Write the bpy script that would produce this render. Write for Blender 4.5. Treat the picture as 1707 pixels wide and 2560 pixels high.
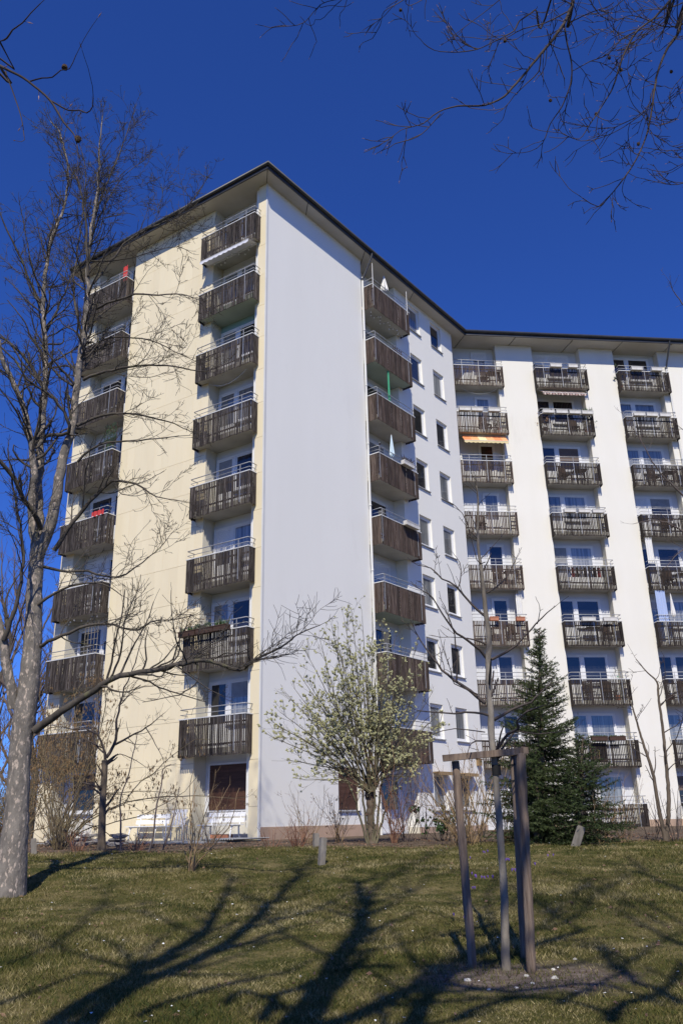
import bpy, math, random
import numpy as np
from math import sin, cos, tan, radians, pi, sqrt
from mathutils import Matrix, Vector
for o in list(bpy.data.objects): bpy.data.objects.remove(o)
scn = bpy.context.scene
col = scn.collection
rng = np.random.default_rng(7)
random.seed(7)

# ------------------------------------------------------------------ camera
CAM = np.array([2.16181, -26.79972, 0.60593])
FW = np.array([0.01808333, 0.93740514, 0.3477709])
RT = np.array([0.99972958, -0.01186614, -0.01999897])
UP = np.array([0.01462044, -0.3480385, 0.93736623])
FPX = 2086.43
cd = bpy.data.cameras.new('camera'); cam = bpy.data.objects.new('camera', cd); col.objects.link(cam)
cd.sensor_fit = 'VERTICAL'; cd.sensor_height = 24.0; cd.lens = 24.0 * FPX / 2560.0
cd.clip_start = 0.05; cd.clip_end = 3000
M = Matrix.Identity(4)
for i in range(3):
    M[i][0] = RT[i]; M[i][1] = UP[i]; M[i][2] = -FW[i]; M[i][3] = CAM[i]
cam.matrix_world = M
scn.camera = cam

# ------------------------------------------------------------------ sky, sun, exposure
SUN_EL = radians(46.0); SUN_AZ = radians(3.0)          # light travels towards azimuth SUN_AZ (from +Y to +X)
SUN = np.array([sin(SUN_AZ) * cos(SUN_EL), cos(SUN_AZ) * cos(SUN_EL), -sin(SUN_EL)])
w = bpy.data.worlds.new('World'); scn.world = w; w.use_nodes = True
nt = w.node_tree
sky = nt.nodes.new('ShaderNodeTexSky'); sky.sky_type = 'NISHITA'; sky.sun_disc = False
sky.sun_elevation = SUN_EL; sky.sun_rotation = pi + SUN_AZ
sky.altitude = 500; sky.air_density = 1.0; sky.dust_density = 0.0; sky.ozone_density = 10.0
bg = nt.nodes['Background']; bg.inputs['Strength'].default_value = 0.112
tint = nt.nodes.new('ShaderNodeMix'); tint.data_type = 'RGBA'; tint.blend_type = 'MULTIPLY'; tint.inputs[0].default_value = 1.0
tint.inputs[7].default_value = (.42, .645, 1.23, 1)      # polarised deep blue of a clear spring day
nt.links.new(sky.outputs[0], tint.inputs[6]); nt.links.new(tint.outputs[2], bg.inputs['Color'])
sl = bpy.data.lights.new('sun', 'SUN'); sl.energy = 4.6; sl.angle = radians(0.53); sl.color = (1.0, 0.935, 0.80)
so = bpy.data.objects.new('sun', sl); col.objects.link(so)
so.rotation_euler = Vector(SUN).to_track_quat('-Z', 'Y').to_euler(); so.location = (0, -40, 40)
vs = scn.view_settings
vs.view_transform = 'Standard'; vs.look = 'None'; vs.exposure = 0.0; vs.gamma = 1.0; vs.use_curve_mapping = False

# ------------------------------------------------------------------ helpers
def tag(o, label=None, cat=None, group=None, kind=None):
    if label: o['label'] = label
    if cat: o['category'] = cat
    if group: o['group'] = group
    if kind: o['kind'] = kind
    return o

def ray(px, py):
    return FW + (px - 853.5) / FPX * RT - (py - 1280) / FPX * UP

def at(px, py, dist):
    """pixel of the 1707x2560 photograph -> world point at forward distance dist"""
    d = ray(px, py)
    return CAM + d * (dist / d[1])

PD = [-60, -5, 0, 6, 9.3, 13.4, 16, 19, 23, 30, 60, 400]
PZ = [-1.6, -1.08, -1.0, -.88, -.74, -.42, -.2, .04, .12, .13, .13, 0]
def zt(x, y):
    x = np.asarray(x, float); y = np.asarray(y, float)
    d = y - CAM[1]
    z = 0
    for k in (-1.6, -.8, 0, .8, 1.6): z = z + np.interp(d + k, PD, PZ) / 5
    z = z + (0.035 * np.sin(x * .9 + 1.0) * np.sin(y * .7) + 0.02 * np.sin(x * 2.3 + y * 1.7)) * np.clip((24 - d) / 8, 0, 1)
    # low bank across the left half of the lawn
    z = z - .07 * np.clip((3.2 - x) / 2.5, 0, 1) * np.clip((d - 12.5) / 1.0, 0, 1) * np.clip((15.6 - d) / .35, 0, 1)
    return z

def gnd(px, py):
    d = ray(px, py); t = 2.0
    while t < 80:
        p = CAM + d * t
        if p[2] < zt(p[0], p[1]): return np.array([p[0], p[1], float(zt(p[0], p[1]))])
        t += .02
    return CAM + d * 80

class MB:
    def __init__(self):
        self.V = []; self.Q = []; self.T = []; self.n = 0; self.pend = {}
    def add(self, V, Q=None, T=None):
        V = np.asarray(V, np.float64)
        self.V.append(V)
        if Q is not None and len(Q): self.Q.append(np.asarray(Q, np.int64) + self.n)
        if T is not None and len(T): self.T.append(np.asarray(T, np.int64) + self.n)
        self.n += len(V)
    def box(self, x0, x1, y0, y1, z0, z1):
        V = [(x, y, z) for x in (x0, x1) for y in (y0, y1) for z in (z0, z1)]
        self.add(V, [(0, 1, 3, 2), (4, 6, 7, 5), (0, 4, 5, 1), (2, 3, 7, 6), (0, 2, 6, 4), (1, 5, 7, 3)])
        return self
    def obox(self, c, ax, ay, az):
        """oriented box, centre c, half-axis vectors"""
        c, ax, ay, az = [np.asarray(q, float) for q in (c, ax, ay, az)]
        V = [c + i * ax + j * ay + k * az for i in (-1, 1) for j in (-1, 1) for k in (-1, 1)]
        self.add(V, [(0, 1, 3, 2), (4, 6, 7, 5), (0, 4, 5, 1), (2, 3, 7, 6), (0, 2, 6, 4), (1, 5, 7, 3)])
        return self
    def tube(self, P, R, k=6, cap=False):
        P = np.asarray(P, float); R = np.broadcast_to(np.asarray(R, float), (len(P),))
        if not cap:
            self.pend.setdefault((len(P), k), []).append((P, R)); return self
        self._tubes(P[None], R[None], k)
        n = len(P); base = self.n - n * k
        V = [P[0], P[-1]]; c0, c1, b0 = 0, 1, (n - 1) * k
        self.add(V)
        T = [(self.n - 2, base + (q + 1) % k, base + q) for q in range(k)] + [(self.n - 1, base + b0 + q, base + b0 + (q + 1) % k) for q in range(k)]
        self.T.append(np.array(T, np.int64))
        return self
    def _tubes(self, P, R, k):
        """m polylines of n points each -> tubes, all at once"""
        m, n = P.shape[:2]
        t = np.gradient(P, axis=1); t /= np.maximum(np.linalg.norm(t, axis=2, keepdims=True), 1e-9)
        mm = np.abs(t.mean(1)); ref = np.zeros((m, 1, 3)); ref[np.arange(m), 0, np.argmin(mm, 1)] = 1
        u = np.cross(t, np.broadcast_to(ref, t.shape)); u /= np.maximum(np.linalg.norm(u, axis=2, keepdims=True), 1e-9)
        v = np.cross(t, u); a = np.arange(k) * 2 * pi / k
        V = (P[:, :, None] + R[:, :, None, None] * (np.cos(a)[:, None] * u[:, :, None] + np.sin(a)[:, None] * v[:, :, None])).reshape(-1, 3)
        i = (np.arange(m)[:, None, None] * n + np.arange(n - 1)[None, :, None]) * k; j = np.arange(k)[None, None]; j2 = (j + 1) % k
        Q = np.stack([i + j, i + j2, i + k + j2, i + k + j], -1).reshape(-1, 4)
        self.add(V, Q)
    def flush(self):
        for (n, k), L in self.pend.items():
            self._tubes(np.stack([p for p, _ in L]), np.stack([r for _, r in L]), k)
        self.pend = {}
    def mesh(self, name, mat=None, smooth=False):
        self.flush()
        me = bpy.data.meshes.new(name)
        V = np.concatenate(self.V) if self.V else np.zeros((0, 3))
        Q = np.concatenate(self.Q) if self.Q else np.zeros((0, 4), int)
        T = np.concatenate(self.T) if self.T else np.zeros((0, 3), int)
        me.vertices.add(len(V)); me.vertices.foreach_set('co', V.astype(np.float32).ravel())
        loops = np.concatenate([Q.ravel(), T.ravel()]).astype(np.int32)
        st = np.concatenate([np.arange(len(Q)) * 4, len(Q) * 4 + np.arange(len(T)) * 3]).astype(np.int32)
        me.loops.add(len(loops)); me.loops.foreach_set('vertex_index', loops)
        me.polygons.add(len(st)); me.polygons.foreach_set('loop_start', st)
        me.polygons.foreach_set('use_smooth', np.full(len(st), bool(smooth)))
        me.update(calc_edges=True); me.validate()
        if mat: me.materials.append(mat)
        return me
    def build(self, name, mat, parent=None, matrix=None, smooth=False):
        return ob(name, self.mesh(name, mat, smooth), parent, matrix)

def ob(name, me, parent=None, matrix=None):
    o = bpy.data.objects.new(name, me); col.objects.link(o)
    if parent is not None: o.parent = parent
    if matrix is not None: o.matrix_local = matrix
    return o

def empty(name, loc=(0, 0, 0), rz=0.0):
    o = bpy.data.objects.new(name, None); col.objects.link(o)
    o.location = loc; o.rotation_euler = (0, 0, rz); o.empty_display_size = .2
    return o

def TR(x, y, z): return Matrix.Translation((x, y, z))

# ------------------------------------------------------------------ materials
def mat(name, color, rough=.8, c2=None, scale=5.0, stretch=(1, 1, 1), bump=0.0, bscale=40.0, spec=.3, metal=0.0,
        rnd=0.0, isl=0.0, lo=.35, hi=.65, c3=None, s3=1.0, lo3=.55, hi3=.75, coat=0.0, detail=6, obj=True, coord='Object'):
    m = bpy.data.materials.new(name); m.use_nodes = True
    n = m.node_tree; N = n.nodes; L = n.links; b = N['Principled BSDF']
    b.inputs['Roughness'].default_value = rough; b.inputs['Metallic'].default_value = metal
    b.inputs['Specular IOR Level'].default_value = spec
    if coat: b.inputs['Coat Weight'].default_value = coat; b.inputs['Coat Roughness'].default_value = .02
    tc = N.new('ShaderNodeTexCoord'); mp = N.new('ShaderNodeMapping'); mp.inputs['Scale'].default_value = stretch
    L.new(tc.outputs[coord], mp.inputs[0])
    out = None
    def rgb(c):
        r = N.new('ShaderNodeRGB'); r.outputs[0].default_value = (*c, 1); return r.outputs[0]
    out = rgb(color)
    def layer(out, c, sc, lo, hi, vec):
        nz = N.new('ShaderNodeTexNoise'); nz.inputs['Scale'].default_value = sc; nz.inputs['Detail'].default_value = detail
        nz.inputs['Roughness'].default_value = .62
        L.new(vec, nz.inputs['Vector'])
        mr = N.new('ShaderNodeMapRange'); mr.inputs[1].default_value = lo; mr.inputs[2].default_value = hi
        L.new(nz.outputs[0], mr.inputs[0])
        mx = N.new('ShaderNodeMix'); mx.data_type = 'RGBA'
        L.new(mr.outputs[0], mx.inputs[0]); L.new(out, mx.inputs[6]); L.new(rgb(c), mx.inputs[7])
        return mx.outputs[2]
    vec = mp.outputs[0]
    if rnd:   # shift the pattern per object so that copies differ
        oi = N.new('ShaderNodeObjectInfo'); ge = N.new('ShaderNodeNewGeometry')
        ad = N.new('ShaderNodeMath'); ad.operation = 'ADD'
        L.new(oi.outputs['Random'], ad.inputs[0]); L.new(ge.outputs['Random Per Island'], ad.inputs[1])
        ml = N.new('ShaderNodeMath'); ml.operation = 'MULTIPLY'; ml.inputs[1].default_value = 37.0
        L.new(ad.outputs[0], ml.inputs[0])
        va = N.new('ShaderNodeVectorMath'); va.operation = 'ADD'; L.new(vec, va.inputs[0]); L.new(ml.outputs[0], va.inputs[1])
        vec = va.outputs[0]
    if c2: out = layer(out, c2, scale, lo, hi, vec)
    if c3: out = layer(out, c3, s3, lo3, hi3, vec)
    if rnd:
        fr = N.new('ShaderNodeMath'); fr.operation = 'FRACT'; L.new(ad.outputs[0], fr.inputs[0])
        mr = N.new('ShaderNodeMapRange'); mr.inputs[3].default_value = 1 - rnd; mr.inputs[4].default_value = 1 + rnd
        L.new(fr.outputs[0], mr.inputs[0])
        hs = N.new('ShaderNodeHueSaturation'); L.new(mr.outputs[0], hs.inputs['Value']); L.new(out, hs.inputs['Color'])
        out = hs.outputs[0]
    L.new(out, b.inputs['Base Color'])
    if bump:
        nz = N.new('ShaderNodeTexNoise'); nz.inputs['Scale'].default_value = bscale; nz.inputs['Detail'].default_value = 5
        L.new(vec, nz.inputs['Vector'])
        bp = N.new('ShaderNodeBump'); bp.inputs['Strength'].default_value = bump; bp.inputs['Distance'].default_value = .02
        L.new(nz.outputs[0], bp.inputs['Height']); L.new(bp.outputs[0], b.inputs['Normal'])
    return m

MT = {}
MT['gable'] = mat('white_render', (.87, .855, .79), .9, (.84, .825, .76), .35, bump=.3, bscale=60, c3=(.76, .745, .685), s3=1.1, lo3=.60, hi3=.95, stretch=(1, 1, .30))
MT['rwall'] = mat('warm_white_render', (.80, .775, .70), .9, (.76, .735, .655), .5, bump=.25, bscale=60, c3=(.64, .61, .53), s3=.7, lo3=.6, hi3=.9, stretch=(1, 1, .2))
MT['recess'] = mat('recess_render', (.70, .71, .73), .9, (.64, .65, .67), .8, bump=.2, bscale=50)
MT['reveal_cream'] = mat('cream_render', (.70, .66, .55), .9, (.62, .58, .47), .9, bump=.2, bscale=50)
MT['panel'] = mat('cream_cladding', (.87, .765, .525), .55, (.83, .72, .485), 1.2, rnd=.025, bump=.05, bscale=30, stretch=(1, 1, .3), spec=.35)
MT['backing'] = mat('joint_backing', (.33, .30, .24), .9)
MT['plinth'] = mat('plinth_render', (.50, .35, .25), .95, (.40, .29, .21), 1.5, bump=.4, bscale=30)
MT['soffit'] = mat('soffit_board', (.52, .50, .45), .85, (.45, .43, .38), .7, bump=.1, bscale=20)
MT['slab'] = mat('concrete_slab', (.50, .48, .43), .9, (.40, .385, .34), 1.1, bump=.25, bscale=25, c3=(.30, .28, .24), s3=2.2, lo3=.6, hi3=.8)
MT['slab_green'] = mat('green_painted_slab', (.36, .43, .37), .85, (.30, .36, .31), 1.1)
MT['roof'] = mat('roof_felt', (.035, .037, .04), .8, (.055, .055, .055), 2)
MT['gutter'] = mat('dark_gutter_metal', (.03, .032, .035), .45, (.05, .05, .05), 3, spec=.5)
MT['slat'] = mat('weathered_slat', (.034, .026, .022), .85, (.165, .143, .128), 3.0, (9, 9, .7), bump=.3, bscale=18, rnd=.45, lo=.44, hi=.72, c3=(.022, .017, .014), s3=1.1, lo3=.5, hi3=.75)
MT['slat_brown'] = mat('brown_slat', (.050, .032, .024), .8, (.165, .13, .11), 3.0, (9, 9, .6), bump=.3, bscale=18, rnd=.42, lo=.42, hi=.72, c3=(.03, .02, .017), s3=1.2, lo3=.5, hi3=.75)
MT['slat_dark'] = mat('dark_slat', (.026, .019, .016), .8, (.075, .06, .052), 3.0, (9, 9, .6), bump=.3, bscale=18, rnd=.38, lo=.46, hi=.8)
MT['galv'] = mat('galvanised_steel', (.42, .43, .44), .5, (.33, .33, .34), 8, spec=.5, metal=.35)
MT['whitebar'] = mat('white_rail', (.72, .72, .71), .5, (.60, .60, .58), 4)
MT['pvc'] = mat('white_window_frame', (.80, .80, .80), .45, (.75, .75, .74), 3)
MT['pipe_white'] = mat('white_downpipe', (.76, .755, .72), .5, (.66, .65, .60), 2, stretch=(1, 1, .3))
MT['sill'] = mat('window_sill_metal', (.36, .36, .36), .5, (.28, .28, .28), 5, spec=.5)
MT['glass'] = mat('window_glass', (.012, .016, .024), .03, (.035, .035, .04), .7, spec=.6, coat=.55, rnd=.4)
MT['glass_curtain'] = mat('curtained_glass', (.10, .11, .12), .06, (.30, .31, .31), 2.2, (6, 6, .15), spec=.8, coat=1.0, rnd=.25)
MT['shutter'] = mat('brown_shutter', (.075, .035, .022), .6, (.11, .055, .035), 2, (1, 1, 6), rnd=.12)
MT['shutter_grey'] = mat('brown_grey_shutter', (.16, .115, .09), .6, (.20, .15, .12), 2, (1, 1, 6))
MT['teal'] = mat('teal_render', (.30, .47, .47), .9, (.26, .42, .42), 1)
MT['bark_a'] = mat('grey_flaking_bark', (.225, .20, .168), .95, (.13, .115, .098), 8, (1, 1, .45), bump=.9, bscale=22, c3=(.47, .385, .31), s3=20, lo3=.55, hi3=.62)
MT['bark_up'] = mat('upper_bark', (.105, .09, .074), .95, (.05, .043, .035), 5, (1, 1, .5), bump=.6, bscale=25, c3=(.17, .165, .07), s3=3, lo3=.58, hi3=.75)
MT['twig'] = mat('bare_twigs', (.105, .085, .072), .9, (.17, .13, .115), 1.5)
MT['twig_dark'] = mat('dark_twigs', (.055, .043, .036), .9, (.10, .08, .07), 2)
MT['twig_beech'] = mat('beech_twigs', (.036, .026, .020), .8, (.075, .055, .044), 3)
MT['bud'] = mat('beech_bud', (.24, .13, .10), .6, (.34, .21, .16), 20, rnd=.3)
MT['husk'] = mat('beech_nut_husk', (.10, .065, .03), .95, (.05, .03, .018), 40, bump=.8, bscale=60)
MT['willow_bark'] = mat('willow_bark', (.16, .125, .09), .95, (.09, .07, .05), 8, (1, 1, .4), bump=.8, bscale=25)
MT['willow_twig'] = mat('willow_twigs', (.17, .15, .09), .85, (.10, .085, .052), 3)
MT['willow_catkin'] = mat('willow_catkins', (.52, .51, .29), .9, (.42, .41, .21), 4, rnd=.25)
MT['hazel_twig'] = mat('hazel_twigs', (.15, .11, .075), .9, (.20, .16, .08), 2)
MT['hazel_catkin'] = mat('hazel_catkins', (.27, .175, .085), .9, (.19, .12, .06), 4, rnd=.3)
MT['straw_twig'] = mat('straw_coloured_stems', (.34, .24, .13), .9, (.22, .145, .075), 3, rnd=.25)
MT['red_twig'] = mat('reddish_stems', (.20, .085, .055), .9, (.27, .15, .09), 3, rnd=.3)
MT['dead_leaf'] = mat('dead_leaves', (.27, .165, .105), .95, (.17, .10, .065), 6, rnd=.35)
MT['needle'] = mat('spruce_needles', (.026, .042, .012), .7, (.055, .072, .02), 1.2, rnd=.35)
MT['needle2'] = mat('yew_needles', (.022, .038, .011), .7, (.048, .068, .018), 1.2, rnd=.35)
MT['leaf'] = mat('evergreen_leaves', (.035, .07, .022), .4, (.06, .10, .03), 3, rnd=.3, spec=.5)
MT['stake'] = mat('weathered_stake', (.27, .20, .145), .9, (.11, .078, .058), 2.2, (11, 11, .8), bump=.7, bscale=10, c3=(.28, .225, .18), s3=1.6, lo3=.5, hi3=.75, rnd=.08)
MT['post'] = mat('grey_post', (.27, .245, .21), .95, (.17, .15, .12), 6, (1, 1, .3), bump=.5, bscale=30)
MT['sapbark'] = mat('young_tree_bark', (.30, .265, .215), .9, (.17, .145, .11), 3.5, (1.5, 1.5, .5), bump=.5, bscale=30, c3=(.10, .085, .07), s3=1.4, lo3=.5, hi3=.7)
MT['benchwhite'] = mat('white_bench_paint', (.88, .88, .87), .5, (.82, .82, .81), 8)
MT['plastic'] = mat('white_plastic', (.74, .74, .75), .4)
MT['boxwhite'] = mat('white_flower_box', (.70, .69, .66), .6, (.58, .56, .52), 5)
MT['terracotta'] = mat('terracotta_box', (.48, .20, .12), .8, (.40, .17, .10), 6)
MT['boxdark'] = mat('dark_flower_box', (.055, .03, .02), .8, (.07, .04, .03), 6)
MT['soil'] = mat('potting_soil', (.05, .035, .025), .95, (.03, .02, .015), 20)
MT['parasol'] = mat('white_parasol_cloth', (.80, .79, .76), .9, (.70, .69, .66), 3, (4, 4, .3))
MT['parasol_blue'] = mat('pale_blue_cloth', (.62, .74, .80), .9, (.55, .68, .76), 3)
MT['cloth_blue'] = mat('blue_curtain_cloth', (.42, .50, .72), .9, (.35, .44, .66), 3, (5, 5, .2))
MT['green_cloth'] = mat('green_cloth', (.06, .34, .20), .8, (.04, .26, .15), 4)
MT['red'] = mat('red_cloth', (.55, .05, .05), .8, (.45, .04, .04), 4)
MT['bulb'] = mat('white_lamp_globe', (.82, .81, .78), .4)
MT['furn'] = mat('dark_garden_furniture', (.045, .028, .02), .7, (.09, .055, .035), 6)
MT['stone'] = mat('flat_stone', (.30, .28, .26), .95, (.20, .185, .17), 4, rnd=.25, bump=.6, bscale=12)
MT['paving'] = mat('paving_slab', (.40, .40, .39), .9, (.31, .31, .30), 2.5, rnd=.08, bump=.3, bscale=20)
MT['pebble'] = mat('pale_pebble', (.55, .53, .48), .9, (.42, .40, .36), 9, rnd=.2)
MT['crocus'] = mat('crocus_petal', (.15, .07, .36), .7, (.30, .17, .60), 20)
MT['daisy'] = mat('daisy_petal', (.80, .80, .76), .8)
MT['pigeon'] = mat('pigeon_feathers', (.10, .11, .13), .8, (.06, .065, .08), 20)
MT['rubber'] = mat('black_tie', (.015, .015, .015), .8)

def stripes(name, cols, axis='X', scale=10.0):
    m = bpy.data.materials.new(name); m.use_nodes = True
    N = m.node_tree.nodes; L = m.node_tree.links; b = N['Principled BSDF']; b.inputs['Roughness'].default_value = .9
    tc = N.new('ShaderNodeTexCoord'); sp = N.new('ShaderNodeSeparateXYZ'); L.new(tc.outputs['Object'], sp.inputs[0])
    mu = N.new('ShaderNodeMath'); mu.operation = 'MULTIPLY'; mu.inputs[1].default_value = scale; L.new(sp.outputs[axis], mu.inputs[0])
    fr = N.new('ShaderNodeMath'); fr.operation = 'FRACT'; L.new(mu.outputs[0], fr.inputs[0])
    cr = N.new('ShaderNodeValToRGB'); cr.color_ramp.interpolation = 'CONSTANT'
    e = cr.color_ramp.elements
    e[0].position = 0; e[0].color = (*cols[0], 1); e[1].position = 1 / len(cols); e[1].color = (*cols[1], 1)
    for i in range(2, len(cols)):
        q = e.new(i / len(cols)); q.color = (*cols[i], 1)
    L.new(fr.outputs[0], cr.inputs[0]); L.new(cr.outputs[0], b.inputs['Base Color'])
    return m
MT['awn_orange'] = stripes('orange_yellow_awning', [(.75, .26, .10), (.80, .38, .16), (.82, .66, .36), (.80, .40, .18)], 'X', .62)
MT['awn_brown'] = stripes('brown_striped_awning', [(.20, .13, .11), (.60, .50, .42), (.16, .10, .09), (.42, .30, .26)], 'X', 3.2)
MT['awn_white'] = mat('white_awning', (.74, .74, .78), .9, (.68, .68, .72), 3)

def grass_material():
    m = bpy.data.materials.new('grass_blades'); m.use_nodes = True
    N = m.node_tree.nodes; L = m.node_tree.links; b = N['Principled BSDF']
    b.inputs['Roughness'].default_value = .75; b.inputs['Specular IOR Level'].default_value = .2
    ge = N.new('ShaderNodeNewGeometry'); tc = N.new('ShaderNodeTexCoord')
    nz = N.new('ShaderNodeTexNoise'); nz.inputs['Scale'].default_value = .8; nz.inputs['Detail'].default_value = 5; L.new(tc.outputs['Object'], nz.inputs[0])
    nz2 = N.new('ShaderNodeTexNoise'); nz2.inputs['Scale'].default_value = 2.3; nz2.inputs['Detail'].default_value = 4; L.new(tc.outputs['Object'], nz2.inputs[0])
    a = N.new('ShaderNodeMath'); a.operation = 'ADD'; L.new(nz.outputs[0], a.inputs[0]); L.new(nz2.outputs[0], a.inputs[1])
    s = N.new('ShaderNodeMath'); s.operation = 'MULTIPLY_ADD'; L.new(ge.outputs['Random Per Island'], s.inputs[0]); s.inputs[1].default_value = .46; L.new(a.outputs[0], s.inputs[2])
    mr = N.new('ShaderNodeMapRange'); mr.inputs[1].default_value = .84; mr.inputs[2].default_value = 1.52; L.new(s.outputs[0], mr.inputs[0])
    cr = N.new('ShaderNodeValToRGB'); e = cr.color_ramp.elements
    e[0].position = 0; e[0].color = (.022, .038, .008, 1); e[1].position = 1; e[1].color = (.36, .30, .15, 1)
    for p, c in ((.25, (.045, .060, .011, 1)), (.48, (.088, .085, .017, 1)), (.74, (.18, .15, .052, 1))):
        q = e.new(p); q.color = c
    L.new(mr.outputs[0], cr.inputs[0]); L.new(cr.outputs[0], b.inputs['Base Color'])
    return m
MT['grass'] = grass_material()

def lawn_material():
    m = bpy.data.materials.new('lawn_ground'); m.use_nodes = True
    N = m.node_tree.nodes; L = m.node_tree.links; b = N['Principled BSDF']
    b.inputs['Roughness'].default_value = .95; b.inputs['Specular IOR Level'].default_value = .1
    tc = N.new('ShaderNodeTexCoord')
    def noise(s, d=6):
        n = N.new('ShaderNodeTexNoise'); n.inputs['Scale'].default_value = s; n.inputs['Detail'].default_value = d
        n.inputs['Roughness'].default_value = .65; L.new(tc.outputs['Object'], n.inputs[0]); return n.outputs[0]
    def mix(f, a, c):
        x = N.new('ShaderNodeMix'); x.data_type = 'RGBA'
        L.new(f, x.inputs[0]) if not isinstance(f, float) else setattr(x.inputs[0], 'default_value', f)
        for i, q in ((6, a), (7, c)):
            if isinstance(q, tuple): x.inputs[i].default_value = (*q, 1)
            else: L.new(q, x.inputs[i])
        return x.outputs[2]
    def rr(v, lo, hi):
        r = N.new('ShaderNodeMapRange'); r.inputs[1].default_value = lo; r.inputs[2].default_value = hi; L.new(v, r.inputs[0]); return r.outputs[0]
    def math2(op, a, c):
        r = N.new('ShaderNodeMath'); r.operation = op
        for i, q in enumerate((a, c)):
            if isinstance(q, float): r.inputs[i].default_value = q
            else: L.new(q, r.inputs[i])
        return r.outputs[0]
    c = mix(rr(noise(.55), .40, .60), (.040, .048, .010), (.095, .085, .024))
    c = mix(rr(noise(1.9), .46, .62), c, (.18, .145, .062))
    c = mix(rr(noise(9), .52, .75), c, (.055, .07, .016))
    c = mix(rr(noise(45, 3), .55, .8), c, (.24, .20, .11))
    # bare soil bed along the building and around the staked young tree
    sp = N.new('ShaderNodeSeparateXYZ'); L.new(tc.outputs['Object'], sp.inputs[0])
    bedy = math2('ADD', sp.outputs[1], math2('MULTIPLY', noise(1.2, 4), 1.6))
    bed = rr(bedy, -6.2, -5.6)
    soil = mix(rr(noise(5), .4, .65), (.11, .080, .055), (.19, .145, .105))
    soil = mix(rr(noise(30, 3), .5, .75), soil, (.06, .045, .032))
    c = mix(bed, c, soil)
    vd = N.new('ShaderNodeVectorMath'); vd.operation = 'DISTANCE'
    sx = N.new('ShaderNodeMapping'); sx.inputs['Scale'].default_value = (.75, 1.0, 0); L.new(tc.outputs['Object'], sx.inputs[0])
    L.new(sx.outputs[0], vd.inputs[0]); vd.inputs[1].default_value = (SAP[0] * .75 + .1, SAP[1] - .35, 0)
    ring = rr(math2('ADD', vd.outputs['Value'], math2('MULTIPLY', noise(2.5, 5), 1.0)), 1.35, 1.0)
    c = mix(ring, c, mix(rr(noise(12), .45, .65), (.14, .105, .085), (.23, .19, .155)))
    L.new(c, b.inputs['Base Color'])
    bp = N.new('ShaderNodeBump'); bp.inputs['Strength'].default_value = .9; bp.inputs['Distance'].default_value = .04
    L.new(noise(28, 6), bp.inputs['Height']); L.new(bp.outputs[0], b.inputs['Normal'])
    return m

# ------------------------------------------------------------------ ground
SAP = gnd(1265, 2426)
MT['lawn'] = lawn_material()
def build_ground():
    xs = np.concatenate([[-900, -300, -120, -60, -30], np.arange(-18, 22.01, .25), [30, 60, 120, 300, 900]])
    ys = np.concatenate([[-300, -120, -60, -40], np.arange(-30, 14.01, .25), [20, 30, 50, 90, 200, 600, 1500]])
    X, Y = np.meshgrid(xs, ys); Z = zt(X, Y)
    nx = len(xs); ny = len(ys)
    i = np.arange(ny - 1)[:, None] * nx + np.arange(nx - 1)[None]
    Q = np.stack([i, i + 1, i + nx + 1, i + nx], -1).reshape(-1, 4)
    b = MB(); b.add(np.stack([X, Y, Z], -1).reshape(-1, 3), Q)
    tag(b.build('lawn', MT['lawn'], smooth=True), 'sloping spring lawn with moss and dry straw patches', kind='structure')
build_ground()

# ------------------------------------------------------------------ building: three facades
H = 2.75; ZR = 1.094; TOP = 24.62
aL, bG, cR = radians(34.65), radians(51.69), radians(5.44)
dL = np.array([-cos(aL), sin(aL), 0]); nL = np.array([-sin(aL), -cos(aL), 0])
dG = np.array([cos(bG), sin(bG), 0]); nG = np.array([sin(bG), -cos(bG), 0])
dR = np.array([cos(cR), sin(cR), 0]); nR = np.array([sin(cR), -cos(cR), 0])
PR = .37
OR = np.array([9.0039, 11.7071, 0]) - PR * nR          # R wall plane origin
def frame(O, e):
    m = Matrix.Identity(4); n = np.cross([0, 0, 1], e)
    for i in range(3): m[i][0] = e[i]; m[i][1] = n[i]; m[i][2] = (0, 0, 1)[i]; m[i][3] = O[i]
    return m
FL = frame((0, 0, 0), -dL); FG = frame((0, 0, 0), dG); FR = frame(OR, dR)
def zr(k): return ZR + (k - 1) * H

bld = empty('apartment_building', (0, 0, 0))
tag(bld, 'nine storey apartment block with cream and white facades and stacked wooden balconies', 'building')

def wall(F, u0, u1, y0, y1, z0, z1, m, name='wall'):
    return MB().box(u0, u1, y0, y1, z0, z1).build(name, MT[m], bld, F)

def holed_wall(F, u0, u1, z0, z1, holes, depth, m, name='wall'):
    """front sheet with rectangular openings and reveals going inwards"""
    us = sorted({u0, u1, *[h[0] for h in holes], *[h[1] for h in holes]})
    zs = sorted({z0, z1, *[h[2] for h in holes], *[h[3] for h in holes]})
    b = MB()
    for i in range(len(us) - 1):
        for j in range(len(zs) - 1):
            a, c, p, q = us[i], us[i + 1], zs[j], zs[j + 1]
            if any(h[0] <= a and c <= h[1] and h[2] <= p and q <= h[3] for h in holes): continue
            b.add([(a, 0, p), (c, 0, p), (c, 0, q), (a, 0, q)], [(0, 1, 2, 3)])
    for a, c, p, q in holes:
        V = [(a, 0, p), (c, 0, p), (c, 0, q), (a, 0, q)]
        V += [(x, depth, z) for x, _, z in V]
        b.add(V, [(0, 4, 5, 1), (1, 5, 6, 2), (2, 6, 7, 3), (3, 7, 4, 0), (4, 7, 6, 5)])
    # ends
    b.add([(u1, 0, z0), (u1, .6, z0), (u1, .6, z1), (u1, 0, z1)], [(0, 1, 2, 3)])
    b.add([(u0, 0, z0), (u0, .6, z0), (u0, .6, z1), (u0, 0, z1)], [(3, 2, 1, 0)])
    return b.build(name, MT[m], bld, F)

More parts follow.
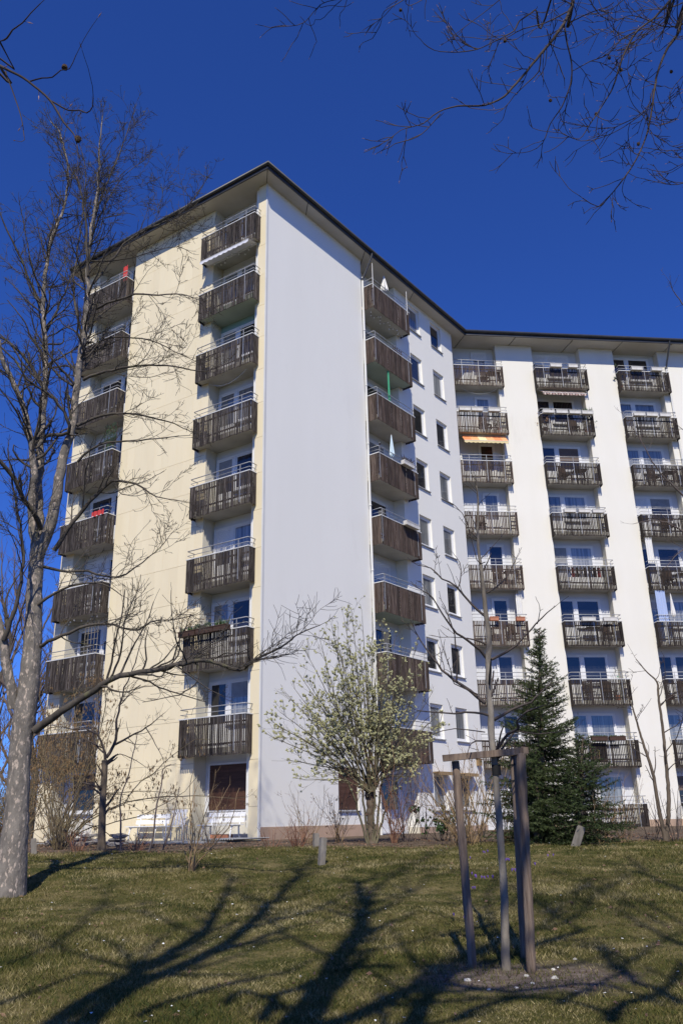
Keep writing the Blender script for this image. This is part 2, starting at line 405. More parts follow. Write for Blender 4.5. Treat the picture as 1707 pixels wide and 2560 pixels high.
brng = np.random.default_rng(55)
RD = .56; RDR = .49     # recess depths
def window(F, u0, u1, z0, z1, y, panes, gm='glass', sill=False, name='window', fw=.07, d=.06, door=None):
    """frame (with panes list of (u0,u1,z0,z1) fractions or None for one pane), built at depth y facing out"""
    b = MB()
    b.box(u0, u0 + fw, y - d, y, z0, z1); b.box(u1 - fw, u1, y - d, y, z0, z1)
    b.box(u0 + fw, u1 - fw, y - d, y, z0, z0 + fw); b.box(u0 + fw, u1 - fw, y - d, y, z1 - fw, z1)
    # inner sash, a little back
    s = .055; y2 = y - d + .018
    a0, a1, c0, c1 = u0 + fw, u1 - fw, z0 + fw, z1 - fw
    b.box(a0, a0 + s, y2, y - .004, c0, c1); b.box(a1 - s, a1, y2, y - .004, c0, c1)
    b.box(a0 + s, a1 - s, y2, y - .004, c0, c0 + s); b.box(a0 + s, a1 - s, y2, y - .004, c1 - s, c1)
    o = b.build(name if door is None else 'balcony_door', MT['pvc'], bld, F)
    if door is not None:
        MB().box(a0 + s, a1 - s, y2 + .006, y - .006, c0 + s, door).build('door_panel', MT['pvc'], o); c0 = door - s + .002
    MB().box(a0 + s, a1 - s, y2 + .016, y - .006, c0 + s, c1 - s).build('pane', MT[gm], o)
    if gm != 'shut' and y > .2 and brng.uniform() < .28:
        hb = (c1 - c0) * brng.uniform(.2, .7); mb = MB()
        zz = c1 - s - hb
        while zz < c1 - s - .01: mb.box(a0 + s + .005, a1 - s - .005, y2 + .004, y2 + .012, zz, min(zz + .042, c1 - s)); zz += .048
        mb.build('window_blind', MT[brng.choice(['awn_white', 'shutter_grey', 'sill', 'pvc'])], o)['kind'] = 'stuff'
    if sill:
        MB().box(u0 - .04, u1 + .04, -.07 if y < .3 else y - d - .06, y - d if y < .3 else y - .001, z0 - .045, z0 - .01).build('sill', MT['sill'], o)
    return o

# ---- left facade (cream cladding)
Z0 = -.1
wall(FL, -10.5, -9.78, 0, .75, Z0, TOP, 'backing')
wall(FL, -7.40, -2.74, 0, .75, Z0, TOP, 'backing')
wall(FL, -.40, -.004, 0, .75, Z0, TOP, 'backing')
# cream returns that line the recesses
for u, s in ((-9.78, 1), (-7.40, -1), (-2.74, 1), (-.40, -1)):
    a, c = sorted((u, u + s * .012)); wall(FL, a, c, -.018, RD, Z0, TOP, 'reveal_cream', 'recess_lining')
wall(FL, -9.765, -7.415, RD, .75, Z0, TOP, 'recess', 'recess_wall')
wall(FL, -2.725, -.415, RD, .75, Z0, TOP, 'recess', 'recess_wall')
zc = [.12, ZR] + [ZR + 1.375 * j for j in range(1, 17)] + [TOP - .01]
cols = [(-10.5, -9.78, 2), (-7.40, -2.74, 12), (-.40, -.03, 1)]
for a, c, n in cols:
    wd = (c - a) / n
    for j in range(len(zc) - 1):
        hgt = zc[j + 1] - zc[j]
        me = MB().box(.002, wd - .002, -.026, -.002, .005, hgt - .005).mesh('cladding_panel', MT['panel'])
        for i in range(n):
            ob('cladding_panel', me, bld, FL @ TR(a + i * wd, rng.normal() * .0006, zc[j]))
MB().box(-.028, .03, -.035, .04, .1, TOP).build('corner_trim', MT['pipe_white'], bld, FL)
wall(FL, -10.52, -10.5, -.03, 12, Z0, TOP, 'reveal_cream', 'end_wall')

# ---- gable and window wall (white render)
WZ = [(zr(k) - .14, zr(k) + 1.26) for k in range(1, 10)]
GW = (3.93, 5.10, .96, 2.36)
holed_wall(FG, .045, 6.24, .5, TOP, [GW], .14, 'gable')
wall(FG, .05, 6.22, -.012, .4, -.3, .5, 'plinth', 'plinth')
holes = [(u, u + 1.02, a, c) for a, c in WZ for u in (10.12, 12.16)]
holed_wall(FG, 8.95, 14.3, .35, TOP, holes, .16, 'gable')
wall(FG, 8.97, 14.28, -.012, .4, -.3, .35, 'plinth', 'plinth')
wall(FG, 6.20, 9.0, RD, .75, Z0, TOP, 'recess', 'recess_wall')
wall(FG, 6.215, 6.238, .02, RD, Z0, TOP, 'reveal_cream', 'recess_lining')
wall(FG, 8.952, 8.965, .02, RD, Z0, TOP, 'reveal_cream', 'recess_lining')
gm = ['glass', 'glass_curtain', 'glass_curtain', 'glass']
for k in range(1, 10):
    for q, u in enumerate((10.12, 12.16)):
        window(FG, u + .002, u + 1.018, WZ[k - 1][0] + .002, WZ[k - 1][1] - .002, .158, None, random.choice(['glass', 'glass_curtain', 'glass_curtain']), True, d=.07)
def shutter(F, u0, u1, z0, z1, y, m, parent, step=.055):
    b = MB(); z = z0
    while z < z1 - .01:
        b.box(u0, u1, y - .014, y, z + .004, min(z + step, z1)); z += step
    b.box(u0, u1, y, y + .01, z0, z1)
    o = b.build('roller_shutter', MT[m], parent); o['kind'] = 'stuff'; return o
gwin = window(FG, GW[0] + .002, GW[1] - .002, GW[2] + .002, GW[3] - .002, .138, None, 'glass', True, d=.05)
shutter(FG, GW[0] + .02, GW[1] - .02, GW[2] + .02, GW[3] - .01, .075, 'shutter', gwin)
wall(FG, 14.28, 14.3, .0, 3.2, Z0, TOP, 'gable', 'return_wall')

# ---- right wing (warm white render)
RWX = 20.0
RH = [(u, u + 1.05, a, c) for a, c in WZ for u in (13.15, 16.2)]
for a, c in ((2.42, 4.44), (7.12, 9.02)):
    wall(FR, a, c, 0, .75, .42, TOP, 'rwall'); wall(FR, a - .008, c + .008, -.01, .7, -.3, .42, 'plinth', 'plinth')
holed_wall(FR, 11.6, RWX, .42, TOP, RH, .16, 'rwall'); wall(FR, 11.59, RWX, -.01, .4, -.3, .42, 'plinth', 'plinth')
for a, c, p, q in RH: window(FR, a + .002, c - .002, p + .002, q - .002, .158, None, 'glass', True, d=.07)
for a, c in ((-.6, 2.42), (4.44, 7.12), (9.02, 11.6)):
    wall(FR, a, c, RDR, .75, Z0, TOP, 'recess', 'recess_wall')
    wall(FR, a - .012, c + .012, .05, RDR - .01, -.3, .05, 'plinth', 'plinth') if a > 0 else None
for u, s in ((2.42, -1), (4.44, 1), (7.12, -1), (9.02, 1), (11.6, -1)):
    a, c = sorted((u, u + s * .012)); wall(FR, a, c, .012, RDR, Z0, TOP, 'reveal_cream', 'recess_lining')

# ---- back-wall windows of every recess
for k in range(1, 10):
    z = zr(k); fl = z - .95; hd = z + 1.30
    # left facade, column by the corner
    if k > 1:
        window(FL, -2.68, -1.80, fl + .02, hd, RD, None, random.choice(['glass', 'glass_curtain']), door=z - .1)
        window(FL, -1.80, -.46, z - .15, hd, RD, None, random.choice(['glass', 'glass', 'glass_curtain']), True)
        window(FL, -9.66, -8.28, z - .15, hd, RD, None, random.choice(['glass', 'glass_curtain']), True)
        window(FL, -8.28, -7.46, fl + .02, hd, RD, None, 'glass', door=z - .1)
    else:
        o = window(FL, -2.56, -.60, .98, hd + .08, RD, None, 'glass', True)
        shutter(FL, -2.48, -.68, 1.03, hd + .02, RD - .065, 'shutter', o)
        o = window(FL, -9.3, -7.78, 1.05, hd + .08, RD, None, 'glass', True)
        shutter(FL, -9.22, -7.86, 1.86, hd + .02, RD - .065, 'shutter_grey', o)
        wall(FL, -2.72, -.42, RD - .03, RD, .12, .93, 'rwall', 'parapet_panel')
        wall(FL, -9.76, -7.42, RD - .03, RD, .12, 1.0, 'rwall', 'parapet_panel')
    window(FG, 6.98, 8.40, fl + .02, hd, RD, None, random.choice(['glass', 'glass_curtain']), door=z - .1)
    window(FR, 1.18, 2.04, fl + .02, hd, RDR, None, random.choice(['glass', 'glass_curtain']), door=z - .12)
    for o in (0, 4.60):
        g = random.choice(['glass', 'glass', 'glass_curtain'])
        window(FR, 4.50 + o, 5.37 + o, fl + .02, hd, RDR, None, g, door=z - .12)
        window(FR, 5.37 + o, 6.66 + o, z - .14, hd, RDR, None, g, True)

# ---- balconies
def screen_slats(W, p, seed, gap=.024):
    """list of slat boxes (x0,x1,y0,y1,z0,z1) of one balcony screen"""
    r = np.random.default_rng(seed); S = []
    n = int(round(W / .077)); pw = W / n
    for i in range(n):
        j = r.normal() * .004; g = gap * r.uniform(.45, 1.35)
        S.append((i * pw + g / 2 + j, (i + 1) * pw - g / 2 + j, -p - .009 + r.normal() * .002, -p + .011, -1.20 + r.normal() * .008, -.012))
    m = max(2, int(round((p - .05) / .08)))
    for sx in (0, 1):
        for i in range(m):
            y0 = -p + .03 + i * (p - .06) / m; y1 = y0 + (p - .06) / m - gap * r.uniform(.3, .8)
            x = (0, W)[sx]
            S.append((x - .01, x + .01, y0, y1, -1.20 + r.normal() * .008, -.012))
    return S

def balcony_meshes(W, p, r0, r1, smat, seed, slabm='slab', gap=.03):
    d = {}
    b = MB(); b.box(.035, W - .035, -p + .034, -.03, -1.13, -.97)
    b.box(r0 + .014, r1 - .014, -.03, RD - .001, -1.13, -.97)
    d['slab'] = b.mesh('balcony', MT[slabm])
    b = MB()
    for s in screen_slats(W, p, seed, gap): b.box(*s)
    d['screen'] = b.mesh('slat_screen', MT[smat])
    b = MB()
    for z in (-.86, -.22):
        b.box(.02, W - .02, -p + .012, -p + .033, z - .03, z + .03)
        for x0, x1 in ((.011, .031), (W - .031, W - .011)): b.box(x0, x1, -p + .034, -.04, z - .03, z + .03)
    d['batten'] = b.mesh('screen_batten', MT['slat_dark'])
    b = MB(); b.box(-.02, W + .02, -p - .02, -p + .035, -.01, .022)
    for x0, x1 in ((-.02, .035), (W - .035, W + .02)): b.box(x0, x1, -p + .035, -.02, -.01, .022)
    d['top'] = b.mesh('top_rail', MT['whitebar'])
    b = MB()
    for z in (.15, .32):
        P = [(0.01, -.03, z), (.01, -p + .05, z), (.03, -p + .012, z), (W - .03, -p + .012, z), (W - .01, -p + .05, z), (W - .01, -.03, z)]
        b.tube(P, .017 if z > .2 else .011, 6, True)
    d['hand'] = b.mesh('handrail', MT['galv'], True)
    b = MB()
    b.box(-.012, .012, -p - .024, -p - .010, -1.1, .30)
    d['post'] = b.mesh('rail_post', MT['galv'])
    return d

balc = {}
def balcony_col(key, F, u0, W, p, r0, r1, ks, smat, seed, indiv=(), slabk={}, gap=.03):
    var = [balcony_meshes(W, p, r0 - u0, r1 - u0, smat, seed + i, gap=gap) for i in range(3)]
    gre = balcony_meshes(W, p, r0 - u0, r1 - u0, smat, seed, 'slab_green')['slab'] if slabk else None
    for k in ks:
        d = var[k % 3]
        o = ob('balcony', gre if k in slabk else d['slab'], bld, F @ TR(u0, 0, zr(k)))
        if k in indiv:
            for s in screen_slats(W, p, seed + 10 + k, gap):
                me = MB().box(0, s[1] - s[0], 0, s[3] - s[2], s[4], s[5]).mesh('slat', MT[smat])
                ob('slat', me, o, TR(s[0], s[2], 0))
        else:
            ob('slat_screen', d['screen'], o)['kind'] = 'stuff'
        ob('screen_batten', d['batten'], o); ob('top_rail', d['top'], o); ob('handrail', d['hand'], o)
        for x in ((W - .42,) if key[0] == 'A' else (.05, W - .3) if key == 'D' else (.42, W / 2, W - .42)): ob('rail_post', d['post'], o, TR(x, 0, 0))
        balc[key, k] = (F, u0, W, p)
balcony_col('A2', FL, -3.10, 2.81, .40, -2.74, -.40, range(2, 10), 'slat', 100, indiv=(2, 3, 4, 5, 6, 7), slabk={8: 1}, gap=.033)
balcony_col('A1', FL, -10.22, 2.76, .45, -9.78, -7.40, range(2, 10), 'slat', 200, gap=.028)
balcony_col('D', FG, 6.28, 2.96, .58, 6.24, 8.95, range(2, 10), 'slat_brown', 300, gap=.022, slabk={8: 1, 4: 1})
balcony_col('RA', FR, -.02, 2.64, .37, -.35, 2.42, range(2, 10), 'slat_brown', 400, gap=.036)
balcony_col('RB', FR, 4.41, 2.84, .40, 4.44, 7.12, range(1, 10), 'slat_dark', 500, gap=.036)
balcony_col('RC', FR, 9.04, 2.82, .40, 9.02, 11.6, range(1, 10), 'slat_dark', 600, gap=.036)
# teal painted recess of one flat
wall(FL, -2.71, -.43, RD - .008, RD, zr(7) - .94, zr(8) - 1.14, 'teal', 'painted_wall')

# ---- roof, soffit, gutter
def isect(n1, o1, n2, o2):
    return np.append(np.linalg.solve(np.array([n1[:2], n2[:2]]), [o1, o2]), 0)
offR = nR @ OR
def eave(oL, oG, oR):
    le = dL * 11.05 + nL * oL; ap = isect(nL, oL, nG, oG); inn = isect(nG, oG, nR, offR + oR)
    re = OR + dR * (RWX + .4) + nR * oR
    return [le, ap, inn, re]
OUT = eave(.62, .54, .85); INN = eave(-.9, -.9, -.9)
BACK = [OR + dR * (RWX + .4) - nR * 12, isect(nG, -11, nR, offR - 12), dL * 11.05 - nL * 11]
def prism(pts, z0, z1):
    n = len(pts); b = MB()
    V = [(p[0], p[1], z0) for p in pts] + [(p[0], p[1], z1) for p in pts]
    b.add(V, [(i, (i + 1) % n, n + (i + 1) % n, n + i) for i in range(n)])
    me = b.mesh('tmp')
    import bmesh
    bm = bmesh.new(); bm.from_mesh(me); bm.verts.ensure_lookup_table()
    bm.faces.new([bm.verts[i] for i in range(n)][::-1]); bm.faces.new([bm.verts[n + i] for i in range(n)])
    bmesh.ops.recalc_face_normals(bm, faces=bm.faces); bm.to_mesh(me); bm.free()
    return me
EV = eave(.66, .58, .89)
me = prism(EV + BACK, TOP + .045, TOP + .30); me.materials.append(MT['roof']); me.name = 'roof'
roof = ob('roof', me, bld)
for e, cuts in enumerate(([0, .34, .70, 1], [0, .16, .42, .68, 1], [0, .14, .30, .44, .58, .72, .86, 1])):
    A, B, a, c = OUT[e], OUT[e + 1], INN[e], INN[e + 1]
    for i in range(len(cuts) - 1):
        t0, t1 = cuts[i] + .0015, cuts[i + 1] - .0015
        pts = [A + (B - A) * t0, A + (B - A) * t1, a + (c - a) * t1, a + (c - a) * t0]
        m_ = prism(pts, TOP, TOP + .04); m_.materials.append(MT['soffit']); m_.name = 'soffit_board'; ob('soffit_board', m_, bld)
GU = eave(.72, .64, .95)
b = MB(); b.tube([(p[0], p[1], TOP + .20) for p in GU], .085, 10); b.build('gutter', MT['gutter'], roof, smooth=True)
b = MB(); FA = eave(.675, .595, .905)
for i in range(3):
    p, q = FA[i], FA[i + 1]
    b.add([(p[0], p[1], TOP - .01), (q[0], q[1], TOP - .01), (q[0], q[1], TOP + .15), (p[0], p[1], TOP + .15)], [(0, 1, 2, 3)])
    p2, q2 = OUT[i], OUT[i + 1]
    b.add([(p[0], p[1], TOP - .01), (q[0], q[1], TOP - .01), (q2[0], q2[1], TOP - .01), (p2[0], p2[1], TOP - .01)], [(3, 2, 1, 0)])
b.build('fascia', MT['gutter'], roof)
# interior block so that no light leaks through
b = MB(); core = [dL * 10.4 - nL * .76, isect(nL, -.76, nG, -.76), isect(nG, -.76, nR, offR - .76), OR + dR * RWX - nR * .76] + [p * .985 for p in BACK]
me = prism(core, -.3, TOP - .02); me.materials.append(MT['backing']); me.name = 'inner_core'; ob('inner_core', me, bld)
# downpipes
def downpipe(F, u, y, z0, top_pt, m):
    b = MB(); b.tube([(u, y, z0), (u, y, TOP - 1.15)], .05, 8)
    for k in range(1, 10): b.tube([(u, y, zr(k) + .5), (u, y, zr(k) + .56)], .062, 8, True)
    o = b.build('downpipe', MT[m], bld, F, True)
    b = MB(); b.tube([(u, y, TOP - 1.2), (u, y, TOP - 1.05), (u + top_pt[0], -top_pt[1], TOP - .02), (u + top_pt[0], -top_pt[1], TOP + .12)], .05, 8)
    b.build('elbow', MT['gutter'], o, smooth=True)
downpipe(FG, 6.27, -.07, .1, (.02, .62), 'pipe_white')
downpipe(FR, 11.95, -.07, .1, (-.05, .93), 'pipe_white')

# ------------------------------------------------------------------ plants: branch growing
def norm(v):
    return v / max(sqrt(v[0] * v[0] + v[1] * v[1] + v[2] * v[2]), 1e-9)
def smooth_line(P, step):
    """Catmull-Rom through control points (first 3 columns position, rest interpolated linearly)"""
    P = np.asarray(P, float)
    Q = np.vstack([2 * P[0] - P[1], P, 2 * P[-1] - P[-2]])
    out = []
    for i in range(1, len(Q) - 2):
        n = max(2, int(np.linalg.norm(Q[i + 1, :3] - Q[i, :3]) / step))
        t = np.linspace(0, 1, n, endpoint=False)[:, None]
        a, b, c, d = Q[i - 1], Q[i], Q[i + 1], Q[i + 2]
        out.append(.5 * (2 * b + (c - a) * t + (2 * a - 5 * b + 4 * c - d) * t ** 2 + (3 * b - a - 3 * c + d) * t ** 3))
    out.append(P[-1:])
    return np.vstack(out)
def cross3(a, b):
    return np.array([a[1] * b[2] - a[2] * b[1], a[2] * b[0] - a[0] * b[2], a[0] * b[1] - a[1] * b[0]])
def deviate(d, ang, r):
    a = norm(cross3(d, r.normal(size=3))); return norm(d * cos(ang) + a * sin(ang))

class Style:
    def __init__(s, **k):
        s.seg = .12; s.wander = .16; s.trop = .03; s.dens = {3: 3.0, 2: 5.0, 1: 8.0}; s.ratio = .55; s.angle = (.6, 1.1)
        s.rmin = .0022; s.taper = .35; s.rr = .42; s.tips = None; s.kink = 0.0; s.flat = 1.0; s.start = .15; s.maxlen = 9
        s.__dict__.update(k)

def sides(r): return 8 if r > .06 else 6 if r > .025 else 4 if r > .008 else 3

def children(mb, P, R, lvl, st, r, Ltot, t0=None):
    """spawn branches along a polyline"""
    if lvl <= 0: return
    n = r.poisson(Ltot * st.dens.get(lvl, 4))
    seg = np.linalg.norm(np.diff(P, axis=0), axis=1); cum = np.concatenate([[0], np.cumsum(seg)])
    for _ in range(n):
        t = r.uniform(st.start if t0 is None else t0, 1.0) * cum[-1]
        i = min(int(np.searchsorted(cum, t)) - 1, len(P) - 2); i = max(i, 0)
        f = (t - cum[i]) / max(seg[i], 1e-9)
        p = P[i] + (P[i + 1] - P[i]) * f; d = norm(P[i + 1] - P[i]); rad = R[i] + (R[i + 1] - R[i]) * f
        c = deviate(d, r.uniform(*st.angle), r)
        c = norm(c * np.array([1, st.flat, 1]))
        L = min(Ltot, st.maxlen) * st.ratio * r.uniform(.45, 1.2) * (1.15 - .6 * t / cum[-1])
        grow(mb, p, c, L, max(min(rad * st.rr, rad * .9), st.rmin), lvl - 1, st, r)

def grow(mb, p, d, L, rad, lvl, st, r):
    n = max(3, min(int(L / st.seg), 14)); d = norm(d)
    D = d + np.cumsum(r.normal(size=(n, 3)) * st.wander * sqrt(max(1, L / st.seg / n)) + np.array([0, 0, st.trop * max(1, L / st.seg / n)]), axis=0)
    D /= np.linalg.norm(D, axis=1, keepdims=True)
    P = np.vstack([p, p + np.cumsum(D, axis=0) * (L / n)]); R = np.linspace(rad, max(rad * st.taper, st.rmin * .7), n + 1)
    mb.tube(P, R, sides(rad))
    if st.tips is not None and lvl == 0: st.tips.append((P, R))
    children(mb, P, R, lvl, st, r, L)

def limb(mb, ctrl, st, lvl, r, step=.15, jitter=.012, t0=None, mbthick=None, rthick=.05):
    """hand-laid limb: rows (x,y,z,radius) -> tube plus grown side branches"""
    S = smooth_line(ctrl, step); P = S[:, :3] + r.normal(size=(len(S), 3)) * jitter * np.minimum(1, S[:, 3:4] * 40); R = np.maximum(S[:, 3], st.rmin)
    P[0] = S[0, :3]
    target = mbthick if (mbthick is not None and R[0] > rthick) else mb
    target.tube(P, R, sides(R.max()) + (4 if R.max() > .1 else 0))
    Lt = np.linalg.norm(np.diff(P, axis=0), axis=1).sum()
    children(mb, P, R, lvl, st, r, Lt, t0)
    # leader twig at the tip
    grow(mb, P[-1], P[-1] - P[-2], .35 * max(.5, min(Lt * .2, 1.2)), R[-1] * .8, max(lvl - 1, 0), st, r)

def px_limb(pts, d0, d1, r0, r1, Z=None):
    """pixels (x,y) -> control rows, distance and radius interpolated d0->d1, r0->r1; Z=(ox,oy,scale) of a zoom"""
    n = len(pts); rows = []
    for i, (x, y) in enumerate(pts):
        if Z: x, y = Z[0] + x * Z[2], Z[1] + y * Z[2]
        t = i / (n - 1)
        rows.append((*at(x, y, d0 + (d1 - d0) * t), r0 + (r1 - r0) * t ** .8))
    return rows
Z1 = (100, 380, .3954); Z2 = (100, 1100, .3954); Z3 = (80, 1600, .4082); Z5 = (860, 1150, .25503); Z7 = (1100, 1250, .3871)
Z8 = (1000, 1650, .4509); ZT = (950, 0, .4828); ZL = (0, 0, .357); ZM = (0, 700, .34); ZN = (0, 1150, .2551); ZS = (1080, 1800, .289); ZW = (650, 1500, .3189); ZB = (1320, 1500, .2636)

# ---- large bare tree on the left
def big_tree():
    r = np.random.default_rng(11)
    base = gnd(20, 2238); D = base[1] - CAM[1]
    t = empty('bare_deciduous_tree', base); tag(t, 'tall leafless tree with flaking grey trunk at the left edge of the lawn', 'tree')
    tr = MB(); cr = MB()
    st = Style(dens={3: 5.4, 2: 8, 1: 8}, ratio=.42, angle=(.4, 1.05), wander=.17, trop=.05, rmin=.0043, maxlen=3.6, seg=.1, start=.15)
    S = smooth_line([(*at(14, 2252, D), .33), (*at(22, 2225, D), .275), (*at(34, 2130, D), .225), (*at(44, 2010, D), .19), (*at(52, 1870, D), .178), (*at(62, 1790, D), .19), (*at(74, 1704, D), .17),
        (*at(84, 1584, D), .15), (*at(87, 1482, D), .135), (*at(92, 1405, D), .13), (*at(95, 1350, D), .12)], .1)
    P = S[:, :3]; P = P + r.normal(size=P.shape) * .004
    tr.tube(P, S[:, 3] * (1 + .03 * r.normal(size=len(S))), 18)
    def L(pts, r0, r1, Z=None, d=(0, 0), lvl=3, t0=None):
        limb(cr, px_limb(pts, D + d[0], D + d[1], r0, r1, Z), st, lvl, r, mbthick=tr, rthick=.085, t0=t0)
    # main stems
    L([(93, 1370), (84, 1329), (79, 1226), (85, 1190), (78, 1108), (61, 1023), (41, 972), (17, 918), (0, 870), (-30, 780)], .095, .03, d=(0, -.8), t0=.3)
    L([(94, 1360), (96, 1278), (99, 1176), (105, 1074), (110, 1006), (114, 938), (112, 836), (110, 744), (118, 660), (135, 580), (160, 520), (170, 430), (153, 339), (125, 303)], .10, .012, d=(0, .6), t0=.25)
    L([(92, 1400), (120, 1329), (143, 1239), (160, 1142), (177, 1091), (190, 1006), (200, 904), (214, 802), (221, 717), (221, 643), (228, 571), (246, 464), (250, 357), (257, 290)], .12, .010, d=(0, -.4), t0=.25)
    L([(221, 690), (215, 560), (200, 464), (171, 410), (150, 345)], .03, .008, d=(-.3, -1))
    L([(222, 650), (240, 540), (264, 464), (296, 393), (332, 290)], .032, .007, d=(-.3, .6))
    L([(224, 610), (260, 520), (310, 440), (371, 393)], .022, .006, d=(-.2, .8))
    L([(205, 860), (185, 700), (205, 560), (215, 430), (190, 330)], .03, .006, d=(-.1, .9))
    L([(112, 836), (150, 760), (180, 690), (215, 600)], .03, .012, d=(.5, .9), lvl=2)
    L([(110, 790), (75, 700), (40, 620), (10, 560), (-10, 500)], .035, .010, d=(.5, -.2))
    L([(100, 730), (75, 640), (60, 560), (48, 500)], .02, .006, d=(.5, .1))
    L([(34, 1772), (20, 1670), (0, 1568), (-40, 1450)], .10, .07, d=(0, -.4), t0=.5)
    L([(10, 1600), (45, 1500), (60, 1380), (40, 1260), (20, 1120)], .045, .012, d=(-.3, -1), t0=.3)
    # branches reaching right across the cream facade
    L([(88, 1826), (136, 1792), (190, 1755), (238, 1724), (299, 1690), (374, 1677), (439, 1663), (529, 1652), (598, 1675), (631, 1653), (704, 1618), (740, 1590), (800, 1562)], .075, .007, d=(0, -1.6), lvl=2)
    L([(439, 1663), (488, 1698), (529, 1726), (560, 1740)], .016, .005, d=(-1, -1.4), lvl=2)
    L([(340, 830), (430, 720), (560, 560), (700, 480), (870, 400), (1000, 260), (1060, 160)], .03, .006, Z1, (-.3, .4))
    L([(330, 690), (450, 690), (600, 665), (750, 620), (880, 600), (960, 640)], .022, .005, Z1, (-.3, -1))
    L([(360, 990), (430, 960), (600, 900), (750, 905), (900, 900), (1020, 940)], .03, .006, Z1, (-.3, -1.2))
    L([(320, 1250), (400, 1190), (480, 1170), (700, 1190), (850, 1260), (1000, 1330)], .026, .005, Z1, (-.2, .4))
    L([(275, 1440), (420, 1385), (600, 1355), (800, 1350), (1000, 1385), (1100, 1390)], .034, .006, Z1, (-.2, -1))
    L([(235, 1730), (380, 1670), (520, 1650), (700, 1680), (850, 1720), (1000, 1790)], .034, .006, Z1, (-.2, .5))
    L([(240, 1960), (320, 1880), (480, 1830), (620, 1830), (740, 1810), (850, 1800), (950, 1790)], .026, .005, Z1, (-.3, -.9))
    L([(90, 700), (210, 520), (350, 350), (450, 260), (550, 260), (650, 300), (740, 360), (870, 380)], .05, .006, Z2, (-.1, -.8))
    L([(20, 800), (130, 830), (300, 830), (480, 870), (600, 810), (690, 740), (780, 660), (830, 590)], .03, .005, Z2, (-.1, .7))
    L([(0, 1300), (50, 1280), (250, 1190), (400, 1160), (520, 1180), (620, 1205), (700, 1150), (880, 1130), (990, 1100)], .036, .006, Z2, (0, -1.3))
    L([(-10, 1040), (100, 960), (250, 910), (400, 910), (520, 985)], .03, .008, Z2, (-.1, -.5), lvl=2)
    L([(330, 1150), (500, 1120), (490, 1020), (440, 920), (350, 830), (200, 730), (110, 590), (0, 480)], .04, .014, ZM, (-.2, -1.2), lvl=2)
    L([(300, 1830), (250, 1720), (150, 1540), (0, 1330), (-120, 1200)], .05, .03, ZM, (-.2, -1.5), lvl=2)
    L([(330, 800), (200, 600), (120, 500), (0, 420)], .04, .02, ZM, (.5, .2))
    L([(230, 1330), (120, 1320), (20, 1330), (-60, 1380)], .02, .008, ZM, (0, .4), lvl=2)
    loc = Matrix.Translation(-Vector(base))
    for mb, nm, m in ((tr, 'trunk', 'bark_a'), (cr, 'crown', 'bark_up')):
        mb.build(nm, MT[m], t, loc, True)
big_tree()

def simple_tree(name, label, base, trunk_pts, rads, limbs, st, lvl, seed, barkm='bark_up', twigm='twig', group=None, cat='tree', trunklvl=1):
    """trunk control points + limb control rows"""
    r = np.random.default_rng(seed)
    t = empty(name, base); tag(t, label, cat, group)
    tr = MB(); cr = MB()
    S = smooth_line([(*p, q) for p, q in zip(trunk_pts, rads)], .08)
    tr.tube(S[:, :3] + r.normal(size=(len(S), 3)) * .003, S[:, 3], 12)
    children(cr, S[:, :3], S[:, 3], trunklvl, st, r, np.linalg.norm(np.diff(S[:, :3], axis=0), axis=1).sum(), .35)
    for l in limbs: limb(cr, l, st, lvl, r)
    loc = Matrix.Translation(-Vector(base))
    tr.build('trunk', MT[barkm], t, loc, True); c = cr.build('crown', MT[twigm], t, loc, True)
    return t, cr

